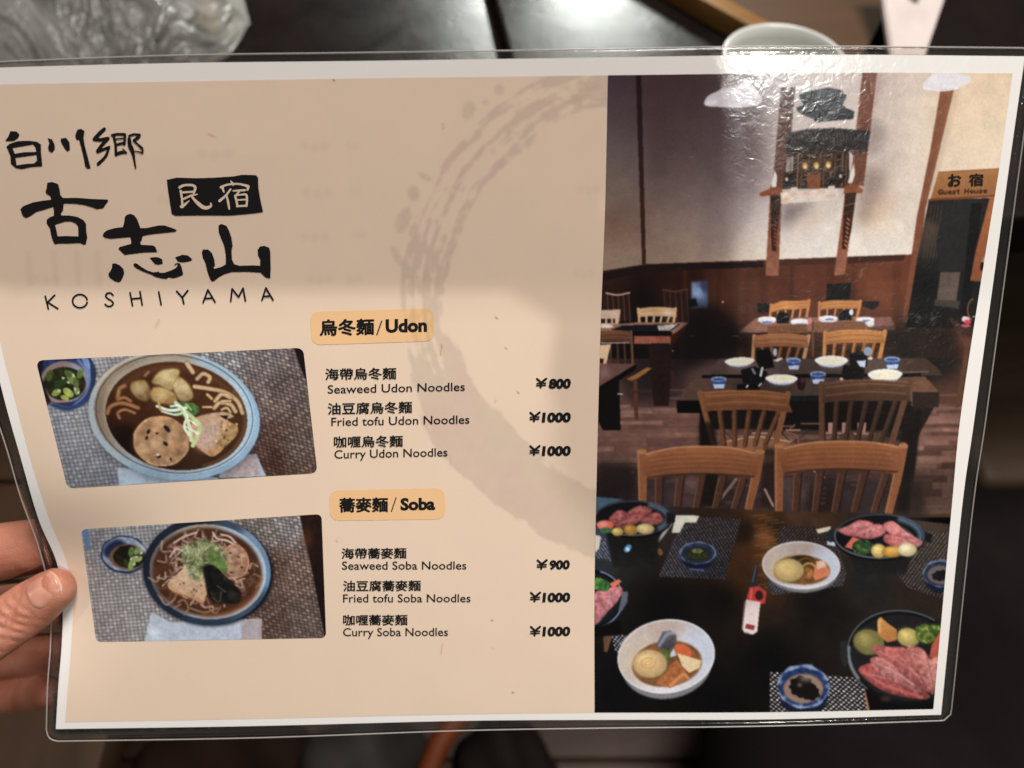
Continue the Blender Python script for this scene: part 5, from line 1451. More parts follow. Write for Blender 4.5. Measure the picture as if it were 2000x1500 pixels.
_m = text_mesh('H'); CAPH = max(v.co.y for v in _m.vertices)
for s, x0, x1, y0, y1, h in (('海帶烏冬麵', 635, 774, 743, 741, 23.5), ('油豆腐烏冬麵', 640, 805, 810.5, 807, 23.5), ('咖喱烏冬麵', 652, 787, 875, 873, 23),
                             ('海帶蕎麥麵', 667, 794, 1092, 1091, 21.5), ('油豆腐蕎麥麵', 670, 822, 1155.5, 1154.5, 21.5), ('咖喱蕎麥麵', 670, 796, 1222, 1221.5, 21.5)):
    print_text('dish_lettering', s, x0, x1, y0, y1, h, bold=0.020)
for s, x0, x1, y0, y1, h in (('Seaweed Udon Noodles', 640, 908, 768.5, 763, 16), ('Fried tofu Udon Noodles', 647, 917, 832, 827, 16), ('Curry Udon Noodles', 653, 874, 895.5, 891, 16),
                             ('Seaweed Soba Noodles', 668, 911, 1112.5, 1112, 15.5), ('Fried tofu Soba Noodles', 670, 919, 1176.5, 1176, 15.5), ('Curry Soba Noodles', 670, 875, 1242.5, 1242, 15.5)):
    print_text('dish_lettering', s, x0, x1, y0, y1, h, mode='base', bold=0.007)
for s, x0, x1, y, h in (('800', 1071, 1116, 759.5, 20), ('1000', 1058, 1116, 825.5, 20), ('1000', 1058, 1116, 891, 20), ('900', 1072, 1114, 1113.5, 19.5), ('1000', 1059, 1115, 1177, 19.5), ('1000', 1059, 1115, 1243.5, 19.5)):
    print_text('price_lettering', s, x0, x1 - 2, y, y - .6, h, bold=0.055, lean=0.10)
    xs = x0 - 24 + (1 if x0 > 1065 else 1)
    Y0 = y - h
    yen = [ribbon([(xs + 1, Y0 + .5), (xs + 9, Y0 + 8)], 4.2), ribbon([(xs + 19, Y0), (xs + 9, Y0 + 8)], 4.2), ribbon([(xs + 9, Y0 + 8), (xs + 8, Y0 + 17)], 4.2), ribbon([(xs + 1, Y0 + 9.5), (xs + 18, Y0 + 8.8)], 2.8), ribbon([(xs + .5, Y0 + 13.6), (xs + 17.5, Y0 + 13)], 2.8)]
    ink_mesh('price_lettering', yen, OFF, BLACK, 0.000005)
print_text('heading_lettering', '烏冬麵', 624, 731, 657, 654.5, 33, bold=0.032)
print_text('heading_lettering', 'Udon', 753, 834, 650.5, 648.5, 27, bold=0.045)
print_text('heading_lettering', '蕎麥麵', 662, 758, 1001.5, 1000.5, 29.5, bold=0.032)
print_text('heading_lettering', 'Soba', 782, 850, 997.5, 996.5, 25, bold=0.045)
ink_mesh('heading_lettering', [ribbon([(736, 654), (745.5, 627)], 2.4)], OFF, BLACK)
ink_mesh('heading_lettering', [ribbon([(764.5, 999), (773.5, 972)], 2.2)], OFF, BLACK)
print_text('sign_lettering', 'お', 1852, 1878, 365, 364, 25, bold=0.030)
print_text('sign_lettering', '宿', 1893, 1921, 364, 363, 25, bold=0.024)
# ------------------------------------------------------------------ places behind the sheet
TABLE_Z = 0.75


def on_plane(px, py, z=TABLE_Z):
    d = (px - 1000) / F * RIGHT - (py - 750) / F * UP + FWD
    t = (z - CAM[2]) / d[2]
    return CAM + d * t


def bevelled_box(bm, lo, hi, bev=0.003, seg=2):
    r = bmesh.ops.create_cube(bm, size=1)
    c = [(a + b) / 2 for a, b in zip(lo, hi)]; s = [b - a for a, b in zip(lo, hi)]
    bmesh.ops.scale(bm, vec=s, verts=r['verts'])
    bmesh.ops.translate(bm, vec=c, verts=r['verts'])
    es = list({e for v in r['verts'] for e in v.link_edges})
    if bev: bmesh.ops.bevel(bm, geom=es, offset=bev, segments=seg, affect='EDGES', profile=0.6)


def bm_obj(name, bm, mat, parent=None, smooth=True):
    me = bpy.data.meshes.new(name)
    bmesh.ops.recalc_face_normals(bm, faces=bm.faces[:])
    bm.to_mesh(me); bm.free()
    if smooth:
        me.polygons.foreach_set('use_smooth', [True] * len(me.polygons))
        me.set_sharp_from_angle(angle=math.radians(40))
    if parent is not None: me.transform(Matrix.Translation(-Vector(parent.location)))
    return link(name, me, mat, parent)


def mat_lacquer():
    N = NT('black_lacquered_wood')
    g = N.n('NewGeometry').outputs['Position']
    f = N.noise(9, 5, 0.6, g, 1.0)
    c = N.ramp(f, [(0.3, (0.004, 0.003, 0.003)), (0.7, (0.010, 0.006, 0.005))])
    rg = N.math('ADD', N.math('MULTIPLY', N.noise(14, 4, 0.65, g, 0.8), 0.30), 0.14)
    vor = N.n('TexVoronoi'); vor.inputs['Scale'].default_value = 150; N.l(g, vor.inputs['Vector'])
    dr = N.ramp(vor.outputs['Distance'], [(0.18, (1, 1, 1)), (0.30, (0, 0, 0))])
    msk = N.ramp(N.noise(5.0, 2, 0.5, g), [(0.5, (0, 0, 0)), (0.62, (1, 1, 1))])
    mm = N.n('MixRGB', blend_type='MULTIPLY'); mm.inputs[0].default_value = 1
    N.l(dr, mm.inputs[1]); N.l(msk, mm.inputs[2])
    h = N.math('ADD', N.math('MULTIPLY', mm.outputs[0], 0.5), N.math('MULTIPLY', N.noise(260, 3, 0.6, g), 0.8))
    h = N.math('ADD', h, N.math('MULTIPLY', N.noise(28, 3, 0.6, g, 1.2), 1.2))
    p = N.prin(c, rg, 0.20)
    N.l(N.bump(h, 0.22, 0.0009), p.inputs['Normal'])
    return N.done(p)


def mat_wood(name, c1, c2, scale=7, rough=0.45, direction=(1, 0, 0), stretch=14):
    N = NT(name)
    g = N.n('TexCoord').outputs['Object']
    m = N.n('Mapping'); m.inputs['Scale'].default_value = tuple(1 if d else stretch for d in direction)
    N.l(g, m.inputs['Vector'])
    f = N.noise(scale, 6, 0.6, m.outputs[0], 0.8)
    c = N.ramp(f, [(0.3, c1), (0.7, c2)])
    p = N.prin(c, rough, 0.2)
    N.l(N.bump(N.noise(scale * 3, 4, 0.6, m.outputs[0]), 0.2, 0.001), p.inputs['Normal'])
    return N.done(p)


# ---- floor
def floor():
    N = NT('dark_floor')
    g = N.n('NewGeometry').outputs['Position']
    c = N.ramp(N.noise(3.0, 6, 0.62, g, 0.6), [(0.35, (0.03, 0.015, 0.010)), (0.6, (0.08, 0.042, 0.026)), (0.8, (0.11, 0.06, 0.038))])
    p = N.prin(c, 0.55, 0.3)
    N.l(N.bump(N.noise(60, 4, 0.6, g), 0.3, 0.003), p.inputs['Normal'])
    V = [(-6, -4, 0), (6, -4, 0), (6, 8, 0), (-6, 8, 0)]
    o = link('floor', mesh_from('floor', V, [(0, 1, 2, 3)]), N.done(p))
    o['kind'] = 'structure'
    # boards laid on it where the photograph looks down past the sheet
    wm = mat_wood('floor_board_wood', (0.03, 0.014, 0.009), (0.085, 0.043, 0.026), 4, 0.5, (1, 0, 0), 9)
    me0 = None
    for iy in range(10):
        for ix in range(3):
            y0 = -0.75 + iy * 0.13
            x0 = -2.0 + ix * 1.35 - (iy % 3) * 0.4
            if me0 is None:
                bm = bmesh.new(); bevelled_box(bm, (0, 0, 0.0), (1.34, 0.126, 0.012), 0.002, 1)
                me0 = bpy.data.meshes.new('floor_board'); bm.to_mesh(me0); bm.free(); me0.materials.append(wm)
            b = bpy.data.objects.new('floor_board', me0); COL.objects.link(b)
            b.location = (x0, y0, 0.001 + 0.0015 * ((ix * 7 + iy * 5) % 3)); b.parent = o


floor()

# ---- table of two slabs with the dark gap between them
LAC = mat_lacquer()
gap_a = on_plane(958, 0); gap_b = on_plane(985, 108)
gd = (gap_a - gap_b)[:2]; gd /= np.linalg.norm(gd)


def slab(name, x0, x1, label, near=-0.21):
    """tabletop running along the gap direction; x measured across it from the gap"""
    t = empty(name, (gap_b[0], gap_b[1], TABLE_Z))
    tag(t, label, 'table')
    ang = math.atan2(gd[1], gd[0]) - math.pi / 2
    M = Matrix.Translation((gap_b[0], gap_b[1], 0)) @ Matrix.Rotation(ang, 4, 'Z')
    bm = bmesh.new(); bevelled_box(bm, (x0, near, TABLE_Z - 0.035), (x1, 1.0, TABLE_Z), 0.0035, 3)
    bm.transform(M); bm_obj('tabletop', bm, LAC, t)
    for lx in (x0 + 0.08 if x0 < 0 else x1 - 0.08,):
        for ly in (0.1, 0.9):
            bm = bmesh.new(); bevelled_box(bm, (lx - 0.035, ly - 0.035, 0.0), (lx + 0.035, ly + 0.035, TABLE_Z - 0.036), 0.004, 2)
            bm.transform(M); bm_obj('leg', bm, LAC, t)
    return t


slab('table', -1.2, -0.0035, 'black lacquered tabletop left of the narrow gap, under the plastic bag', -0.045)
slab('table', 0.0035, 1.3, 'black lacquered tabletop right of the narrow gap, under the wooden tray')


# ---- cup
def lathe(name, prof, mat, parent, n=64):
    V = []; Fc = []
    for r, z in prof:
        for k_ in range(n):
            a = 2 * math.pi * k_ / n
            V.append((r * math.cos(a), r * math.sin(a), z))
    for i in range(len(prof) - 1):
        for k_ in range(n):
            j = (k_ + 1) % n
            Fc.append((i * n + k_, i * n + j, (i + 1) * n + j, (i + 1) * n + k_))
    return link(name, mesh_from(name, V, Fc, True), mat, parent)


rim = on_plane(1531, 114, TABLE_Z + 0.066)
cup = empty('tea_cup', (rim[0], rim[1], TABLE_Z + 0.0005))
tag(cup, 'white ceramic tea cup standing behind the top edge of the menu, before the wooden tray', 'cup')
N = NT('white_porcelain'); g_ = N.n('NewGeometry').outputs['Position']
cc = N.ramp(N.noise(30, 2, .5, g_), [(0.3, (0.46, 0.46, 0.44)), (0.7, (0.52, 0.52, 0.49))])
porc = N.done(N.prin(cc, 0.22, 0.5))
R0 = 0.0345
lathe('bowl', [(0.0, 0.003), (0.016, 0.003), (0.017, 0.0), (0.019, 0.0), (0.0205, 0.004), (0.026, 0.012), (0.0305, 0.03), (R0 - .0008, 0.06), (R0, 0.0655), (R0 - .0006, 0.0668), (R0 - .0018, 0.0672),
                (R0 - .003, 0.0664), (R0 - .0036, 0.06), (0.0272, 0.03), (0.023, 0.014), (0.016, 0.008), (0.0, 0.007)], porc, cup)
N = NT('green_tea'); tea = N.done(N.prin((0.36, 0.36, 0.32), 0.08, 0.5))
lathe('tea', [(0.0, 0.040), (0.020, 0.040), (0.0285, 0.0402)], tea, cup)

# ---- wooden tray
TW = mat_wood('orange_tray_wood', (0.13, 0.062, 0.016), (0.20, 0.10, 0.028), 5, 0.4, (1, 0, 0), 10)
TW2 = mat_wood('dark_tray_wood', (0.042, 0.018, 0.006), (0.065, 0.029, 0.010), 4, 0.6, (1, 0, 0), 8)
p0 = on_plane(1292, 0, TABLE_Z); p1 = on_plane(1452, 92, TABLE_Z)
td = (p1 - p0)[:2]; td /= np.linalg.norm(td)
tn = np.array((-td[1], td[0]))          # points away to the back right
if tn[0] < 0: tn = -tn
tray = empty('wooden_tray', (p1[0], p1[1], TABLE_Z + 0.0005))
tag(tray, 'orange-brown wooden tray with raised rim lying on the right tabletop behind the cup', 'tray')
ang = math.atan2(td[1], td[0])
M = Matrix.Translation((p1[0], p1[1], TABLE_Z + 0.0005)) @ Matrix.Rotation(ang, 4, 'Z')
sgn = 1.0 if np.dot(tn, (-math.sin(ang), math.cos(ang))) > 0 else -1.0


def tray_box(name, xa, xb, ya, yb, za, zb, mat):
    bm = bmesh.new(); bevelled_box(bm, (xa, min(ya * sgn, yb * sgn), za), (xb, max(ya * sgn, yb * sgn), zb), 0.0015, 2)
    bm.transform(M); bm_obj(name, bm, mat, tray)


tray_box('rim', -0.34, 0.12, 0.0, 0.015, 0.0, 0.016, TW)
bm = bmesh.new()
ring = [on_plane(*q)[:2] for q in ((1744, -220), (1744, 0), (1762, 150), (1640, 200))]
ring = ring + [p1[:2] + td * 0.119 + tn * 0.0155, p1[:2] - td * 0.339 + tn * 0.0155]
bot = [bm.verts.new((x, y, TABLE_Z + 0.0006)) for x, y in ring]
top = [bm.verts.new((x, y, TABLE_Z + 0.009)) for x, y in ring]
bm.faces.new(bot[::-1]); bm.faces.new(top)
for i in range(len(ring)):
    j = (i + 1) % len(ring); bm.faces.new((bot[i], bot[j], top[j], top[i]))
bm_obj('tray_floor', bm, TW2, tray, smooth=False)

# ---- white stand on the tray (tapered box with a dark printed mark)
N = NT('white_card'); g_ = N.n('NewGeometry').outputs['Position']
card = N.done(N.prin(N.ramp(N.noise(40, 3, .5, g_), [(.3, (.47, .40, .37)), (.7, (.55, .48, .45))]), 0.5, 0.3))
N = NT('dark_label_print'); g_ = N.n('NewGeometry').outputs['Position']
dk = N.done(N.prin(N.ramp(N.noise(220, 2, .5, g_), [(.45, (.05, .05, .055)), (.55, (.22, .22, .24))]), 0.5, 0.3))
za = TABLE_Z + 0.010
qa = [on_plane(*p, za + h) for p, h in (((1716, -70), 0.030), ((1868, -70), 0.030), ((1806, 112), 0.010), ((1742, 112), 0.010))]
st = empty('menu_card', tuple(on_plane(1775, 60, za)))
tag(st, 'pale narrow card with a dark mark, leaning on the right edge of the tray', 'card')
V = [tuple(p) for p in qa]
back = [tuple(p + np.array((0.0, 0.001, -0.006))) for p in qa]
me = mesh_from('card', V + back, [(0, 1, 2, 3), (7, 6, 5, 4), (0, 4, 5, 1), (1, 5, 6, 2), (2, 6, 7, 3), (3, 7, 4, 0)])
bm = bmesh.new(); bm.from_mesh(me); bmesh.ops.bevel(bm, geom=bm.edges[:], offset=0.0012, segments=2, affect='EDGES'); bpy.data.meshes.remove(me)
bm_obj('card', bm, card, st)


def lerp_q(u, v):
    return (1 - v) * ((1 - u) * qa[0] + u * qa[1]) + v * ((1 - u) * qa[3] + u * qa[2])


nq = np.cross(qa[1] - qa[0], qa[3] - qa[0]); nq /= np.linalg.norm(nq)
if nq @ (CAM - qa[0]) < 0: nq = -nq
mk = [lerp_q(*uv) + nq * 0.0006 for uv in ((0.24, 0.22), (0.42, 0.26), (0.62, 0.30), (0.62, 0.36), (0.56, 0.44), (0.47, 0.42), (0.22, 0.30))]
me = mesh_from('printed_mark', mk, [tuple(range(len(mk)))]); me.transform(Matrix.Translation(-Vector(st.location)))
link('printed_mark', me, dk, st)


# ---- crumpled clear plastic bag
def plastic_bag():
    N = NT('clear_crumpled_plastic')
    g = N.n('NewGeometry').outputs['Position']
    tr = N.n('BsdfTransparent'); tr.inputs[0].default_value = (0.80, 0.80, 0.78, 1)
    p = N.prin(N.ramp(N.noise(16, 3, .5, g, 1.0), [(0.35, (0.09, 0.085, 0.08)), (0.65, (0.34, 0.33, 0.30))]), 0.34, 0.6)
    p.inputs['Coat Weight'].default_value = 0.15; p.inputs['Coat Roughness'].default_value = 0.25
    mp = N.n('Mapping'); mp.inputs['Scale'].default_value = (1.3, 0.65, 1.0); mp.inputs['Rotation'].default_value = (0, 0, 0.7); N.l(g, mp.inputs['Vector'])
    h = N.math('ADD', N.noise(15, 3, 0.5, mp.outputs[0], 2.0), N.math('MULTIPLY', N.noise(90, 2, 0.5, mp.outputs[0], 0.8), 0.10))
    nb = N.bump(h, 0.8, 0.022)
    N.l(nb, p.inputs['Normal']); N.l(nb, p.inputs['Coat Normal'])
    lw = N.n('LayerWeight'); lw.inputs[0].default_value = 0.45; N.l(nb, lw.inputs['Normal'])
    fc = N.math('ADD', N.math('MULTIPLY', lw.outputs['Facing'], 0.55), 0.34)
    mx = N.n('MixShader'); N.l(fc, mx.inputs[0]); N.l(tr.outputs[0], mx.inputs[1]); N.l(p.outputs[0], mx.inputs[2])
    mat = N.done(mx)
    c = on_plane(190, 20, TABLE_Z)
    t = empty('plastic_bag', (c[0], c[1], TABLE_Z + 0.001))
    tag(t, 'crumpled clear plastic bag lying on the left tabletop at the upper left', 'bag')
    # outline of the bag's plan view (right side follows the photograph)
    ol = [on_plane(*q) for q in ((489, 52), (482, 22), (474, -12), (440, -60), (300, -100), (100, -100), (-200, -60), (-330, 60), (-200, 200), (100, 220), (300, 190), (400, 150), (452, 112), (470, 84), (484, 58))]
    P = np.vstack([np.linspace(a_[:2], b_[:2], 12, endpoint=False) for a_, b_ in zip(ol, ol[1:] + ol[:1])])
    m = len(P)
    cc = P.mean(0)
    rings = 46
    g2 = np.random.default_rng(4)
    ridg = [(g2.random(2) * 0.5 - 0.25 + cc, g2.normal(size=2), g2.random() * 0.02 + 0.006) for _ in range(46)]
    V = []; Fc = []
    for side in (1, -1):
        for i in range(rings + 1):
            t_ = i / rings
            for q in P:
                xy = cc + (q - cc) * (1 - t_ ** 1.0)
                z = 0.050 * (1 - (1 - t_) ** 3.0) * 1.0
                if side > 0:
                    for c_, d_, w_ in ridg:
                        d2 = d_ / np.linalg.norm(d_)
                        s_ = (xy - c_) @ d2; l_ = (xy - c_) @ np.array((-d2[1], d2[0]))
                        z += 0.006 * math.exp(-abs(s_) / w_ - (l_ / 0.12) ** 2) * (1 if w_ > 0.012 else -1) * min(1, 4 * t_)
                    z = max(z, 0.001) + 0.002 * math.sin(40 * xy[0] + 30 * xy[1]) * min(1, 4 * t_)
                else:
                    z = 0.0
                V.append((xy[0], xy[1], TABLE_Z + 0.002 + z))
    for s_ in (0, 1):
        b0 = s_ * (rings + 1) * m
        for i in range(rings):
            for k_ in range(m):
                j = (k_ + 1) % m
                f_ = (b0 + i * m + k_, b0 + i * m + j, b0 + (i + 1) * m + j, b0 + (i + 1) * m + k_)
                Fc.append(f_ if s_ == 0 else f_[::-1])
    me = mesh_from('bag_film', V, Fc, True)
    me.transform(Matrix.Translation(-Vector(t.location)))
    link('bag_film', me, mat, t)
    # the folded seam running down the bag
    s1 = [on_plane(*q, TABLE_Z + 0.055) for q in ((325, -20), (322, 10), (312, 45), (306, 80))]
    s1 = [tuple(p) for p in s1]
    tube('seam', s1, np.array([0.0018, 0.0022, 0.002, 0.0012]), mat, t, inv=Matrix.Translation(-Vector(t.location)))
    # tan thing seen through the film
    N = NT('tan_paper'); tan = N.done(N.prin((0.30, 0.25, 0.15), 0.7, 0.2))
    q = on_plane(404, 40, TABLE_Z + 0.012)
    bm = bmesh.new(); bmesh.ops.create_icosphere(bm, subdivisions=3, radius=1)
    for v in bm.verts:
        v.co = Vector((v.co.x * 0.009, v.co.y * 0.026, v.co.z * 0.006)) * (1 + 0.15 * math.sin(v.co.x * 5 + v.co.y * 7))
    bm.transform(Matrix.Translation(q) @ Matrix.Rotation(0.3, 4, 'Z'))
    o = bm_obj('wrapped_snack', bm, tan, None)
    me = o.data
    tag(o, 'small tan wrapped snack showing through the plastic bag', 'snack')


plastic_bag()


# ---- things below, at the foot of the picture
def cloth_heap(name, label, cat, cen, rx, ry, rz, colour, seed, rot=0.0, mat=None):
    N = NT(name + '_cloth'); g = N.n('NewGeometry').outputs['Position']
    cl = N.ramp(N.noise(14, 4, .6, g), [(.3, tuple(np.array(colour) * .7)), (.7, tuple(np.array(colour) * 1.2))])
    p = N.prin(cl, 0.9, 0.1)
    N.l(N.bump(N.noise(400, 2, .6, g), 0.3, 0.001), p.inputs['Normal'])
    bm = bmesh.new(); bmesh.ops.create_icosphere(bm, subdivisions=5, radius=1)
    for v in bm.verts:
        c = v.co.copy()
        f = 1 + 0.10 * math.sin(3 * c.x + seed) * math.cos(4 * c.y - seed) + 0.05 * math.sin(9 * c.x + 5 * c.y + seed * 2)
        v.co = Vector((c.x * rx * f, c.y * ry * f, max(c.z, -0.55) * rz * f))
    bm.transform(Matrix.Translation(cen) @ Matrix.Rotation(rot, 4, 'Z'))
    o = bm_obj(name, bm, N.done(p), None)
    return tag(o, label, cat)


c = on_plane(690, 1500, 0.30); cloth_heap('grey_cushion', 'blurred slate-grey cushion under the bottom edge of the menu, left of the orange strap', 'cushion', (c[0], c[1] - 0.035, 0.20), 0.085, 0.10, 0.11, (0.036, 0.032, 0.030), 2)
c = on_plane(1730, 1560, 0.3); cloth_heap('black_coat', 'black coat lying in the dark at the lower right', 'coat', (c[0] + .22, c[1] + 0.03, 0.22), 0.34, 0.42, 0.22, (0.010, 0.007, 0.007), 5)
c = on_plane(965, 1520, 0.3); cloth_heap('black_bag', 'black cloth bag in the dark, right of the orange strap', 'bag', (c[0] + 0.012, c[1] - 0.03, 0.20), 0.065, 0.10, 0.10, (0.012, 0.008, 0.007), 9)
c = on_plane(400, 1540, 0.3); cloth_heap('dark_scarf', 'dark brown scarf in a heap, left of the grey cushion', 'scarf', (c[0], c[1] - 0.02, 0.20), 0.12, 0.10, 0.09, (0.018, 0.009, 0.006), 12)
# wooden bench on the left, seen past the sheet's left edge
BW = mat_wood('brown_bench_wood', (0.036, 0.019, 0.010), (0.066, 0.037, 0.020), 3, 0.5, (0, 1, 0), 6)
bench = empty('wooden_bench', (-0.62, 0.24, 0.0))
tag(bench, 'brown wooden bench, blurred, past the left edge of the menu above and below the hand', 'bench')
for i in range(4):
    bm = bmesh.new(); bevelled_box(bm, (-1.05, 0.045 + i * 0.0975, 0.385), (-0.315, 0.045 + i * 0.0975 + 0.0945, 0.42), 0.004, 2); bm_obj('seat_board', bm, BW, bench)
for bx_ in (-0.98, -0.42):
    for by_ in (0.08, 0.37):
        bm = bmesh.new(); bevelled_box(bm, (bx_ - .025, by_ - .025, 0.001), (bx_ + .025, by_ + .025, 0.384), 0.003, 2); bm_obj('leg', bm, BW, bench)
chair_o = empty('wooden_chair', (0.62, 0.42, 0.0))
tag(chair_o, 'dim wooden chair in the dark, past the right edge of the menu', 'chair')
CW = mat_wood('dim_chair_wood', (0.05, 0.03, 0.018), (0.10, 0.062, 0.038), 3, 0.5, (1, 0, 0), 6)
bm = bmesh.new(); bevelled_box(bm, (0.44, 0.33, 0.40), (0.80, 0.60, 0.43), 0.012, 3); bm_obj('seat', bm, CW, chair_o)
for bx_ in (0.47, 0.77):
    for by_ in (0.36, 0.57):
        bm = bmesh.new(); bevelled_box(bm, (bx_ - .018, by_ - .018, 0.001), (bx_ + .018, by_ + .018, 0.399), 0.003, 2); bm_obj('leg', bm, CW, chair_o)
for by_ in (0.36, 0.57):
    bm = bmesh.new(); bevelled_box(bm, (0.775, by_ - .015, 0.431), (0.80, by_ + .015, 0.74), 0.003, 2); bm_obj('back_post', bm, CW, chair_o)
bm = bmesh.new(); bevelled_box(bm, (0.778, 0.376, 0.64), (0.797, 0.554, 0.72), 0.004, 2); bm_obj('back_rail', bm, CW, chair_o)
# orange strap
N = NT('orange_webbing'); orm = N.done(N.prin((0.13, 0.03, 0.006), 0.6, 0.2))
pts = [on_plane(*q) for q in ((905, 1395, .3), (880, 1420, .3), (856, 1455, .31), (838, 1500, .32), (830, 1560, .33), (850, 1640, .34))] if 0 else [on_plane(x, y, z) for x, y, z in ((935, 1360, .33), (893, 1405, .335), (858, 1452, .34), (836, 1505, .34), (838, 1570, .34), (870, 1640, .34))]
o = tube('orange_strap', [tuple(p) for p in pts], 0.010, orm, None); tag(o, 'orange strap looping below the bottom edge of the menu', 'strap')

# ------------------------------------------------------------------ hands
def cam_pt(px, py, z):
    """camera-space point at distance z along the ray of a picture position"""
    return np.array(((px - 1000) / F * z, (py - 750) / F * z, z))


def sh(px, py, off):
    return sheet_cam(float(px), float(py), off)


def limb(bm, pts, rad, flat=1.0, up=(0, 0, -1), n=20):
    """closed tapered tube with round ends through camera-space points"""
    p = np.array(pts, float); r = np.array(rad, float)
    m = (len(p) - 1) * 7 + 1
    s = np.r_[0, np.cumsum(np.linalg.norm(np.diff(p, axis=0), axis=1))]
    e = np.vstack([2 * p[0] - p[1], p, 2 * p[-1] - p[-2]])
    Q = []
    for i in range(len(p) - 1):
        a, b, c, d = e[i:i + 4]
        t = np.linspace(0, 1, 7, endpoint=False)[:, None]
        Q.append(0.5 * (2 * b + (c - a) * t + (2 * a - 5 * b + 4 * c - d) * t * t + (3 * b - a - 3 * c + d) * t ** 3))
    Q = np.vstack(Q + [p[-1:]])
    R = np.interp(np.linspace(0, len(p) - 1, len(Q)), np.arange(len(p)), r)
    # end caps
    d0 = Q[0] - Q[1]; d0 /= np.linalg.norm(d0); d1 = Q[-1] - Q[-2]; d1 /= np.linalg.norm(d1)
    ca = np.radians([88, 72, 52, 30])
    Q = np.vstack([[Q[0] + d0 * R[0] * math.sin(a) for a in ca], Q, [Q[-1] + d1 * R[-1] * math.sin(a) for a in ca[::-1]]])
    R = np.r_[[R[0] * math.cos(a) for a in ca], R, [R[-1] * math.cos(a) for a in ca[::-1]]]
    up = np.array(up, float)
    rings = []
    for i in range(len(Q)):
        t = Q[min(i + 1, len(Q) - 1)] - Q[max(i - 1, 0)]; t /= np.linalg.norm(t)
        v = up - t * (up @ t); v /= np.linalg.norm(v)
        u = np.cross(t, v)
        ring = []
        for k_ in range(n):
            a = 2 * math.pi * k_ / n
            ring.append(bm.verts.new(Q[i] + R[i] * (math.cos(a) * u + flat * math.sin(a) * v)))
        rings.append(ring)
    for a, b in zip(rings[:-1], rings[1:]):
        for k_ in range(n):
            j = (k_ + 1) % n
            bm.faces.new((a[k_], a[j], b[j], b[k_]))
    bm.faces.new(rings[0][::-1]); bm.faces.new(rings[-1])


def fuse(name, bm, voxel, mat, parent, smooth=8, post=None):
    me = bpy.data.meshes.new(name)
    bmesh.ops.recalc_face_normals(bm, faces=bm.faces[:])
    bm.to_mesh(me); bm.free()
    o = bpy.data.objects.new(name, me); COL.objects.link(o)
    md = o.modifiers.new('r', 'REMESH'); md.mode = 'VOXEL'; md.voxel_size = voxel; md.use_smooth_shade = True
    sm = o.modifiers.new('s', 'SMOOTH'); sm.iterations = smooth; sm.factor = 0.5
    bpy.context.view_layer.update()
    m2 = bpy.data.meshes.new_from_object(o.evaluated_get(bpy.context.evaluated_depsgraph_get()))
    bpy.data.objects.remove(o)
    n = len(m2.vertices)
    co = np.zeros(n * 3); m2.vertices.foreach_get('co', co); co = co.reshape(-1, 3)
    if post is not None: co = post(co, m2)
    w = CAM + co[:, :1] * RIGHT - co[:, 1:2] * UP + co[:, 2:] * FWD - (np.array(parent.location) if parent else 0)
    m2.vertices.foreach_set('co', w.reshape(-1).astype(np.float32))
    # camera space is left-handed seen from the world: turn the faces round
    b2 = bmesh.new(); b2.from_mesh(m2); bmesh.ops.recalc_face_normals(b2, faces=b2.faces[:]); b2.to_mesh(m2); b2.free()
    m2.polygons.foreach_set('use_smooth', [True] * len(m2.polygons))
    m2.name = name
    m2.materials.clear()
    return link(name, m2, mat, parent)


def mat_skin():
    N = NT('skin')
    g = N.n('NewGeometry').outputs['Position']
    a = N.noise(55, 4, 0.6, g, 0.5)
    b = N.noise(420, 3, 0.6, g)
    c = N.ramp(a, [(0.30, (0.32, 0.095, 0.058)), (0.50, (0.41, 0.155, 0.098)), (0.72, (0.49, 0.22, 0.145))])
    p = N.prin(c, 0.42, 0.45)
    p.inputs['Subsurface Weight'].default_value = 0.12
    p.inputs['Subsurface Radius'].default_value = (0.004, 0.0014, 0.0008)
    vor = N.n('TexVoronoi', feature='DISTANCE_TO_EDGE'); vor.inputs['Scale'].default_value = 900; N.l(g, vor.inputs['Vector'])
    h = N.math('ADD', N.math('MULTIPLY', N.math('MINIMUM', vor.outputs['Distance'], 0.15), 2.5), N.math('MULTIPLY', b, 0.6))
    h = N.math('ADD', h, N.math('MULTIPLY', a, 1.5))
    N.l(N.bump(h, 0.35, 0.0004), p.inputs['Normal'])
    return N.done(p)


SKIN = mat_skin()

person = empty('person', c2w((-0.21, 0.16, 0.27)))
tag(person, 'bare left hand pinching the lower left edge of the menu, thumb in front', 'person')

TH = [sh(104, 1152, 0.0078), sh(62, 1183, 0.0088), sh(0, 1226, 0.0105), sh(-90, 1284, 0.0125), sh(-210, 1362, 0.013), sh(-360, 1450, 0.006)]
TH[4] = TH[4] + (0, 0, 0.004); TH[5] = TH[5] + (0, 0, 0.012)


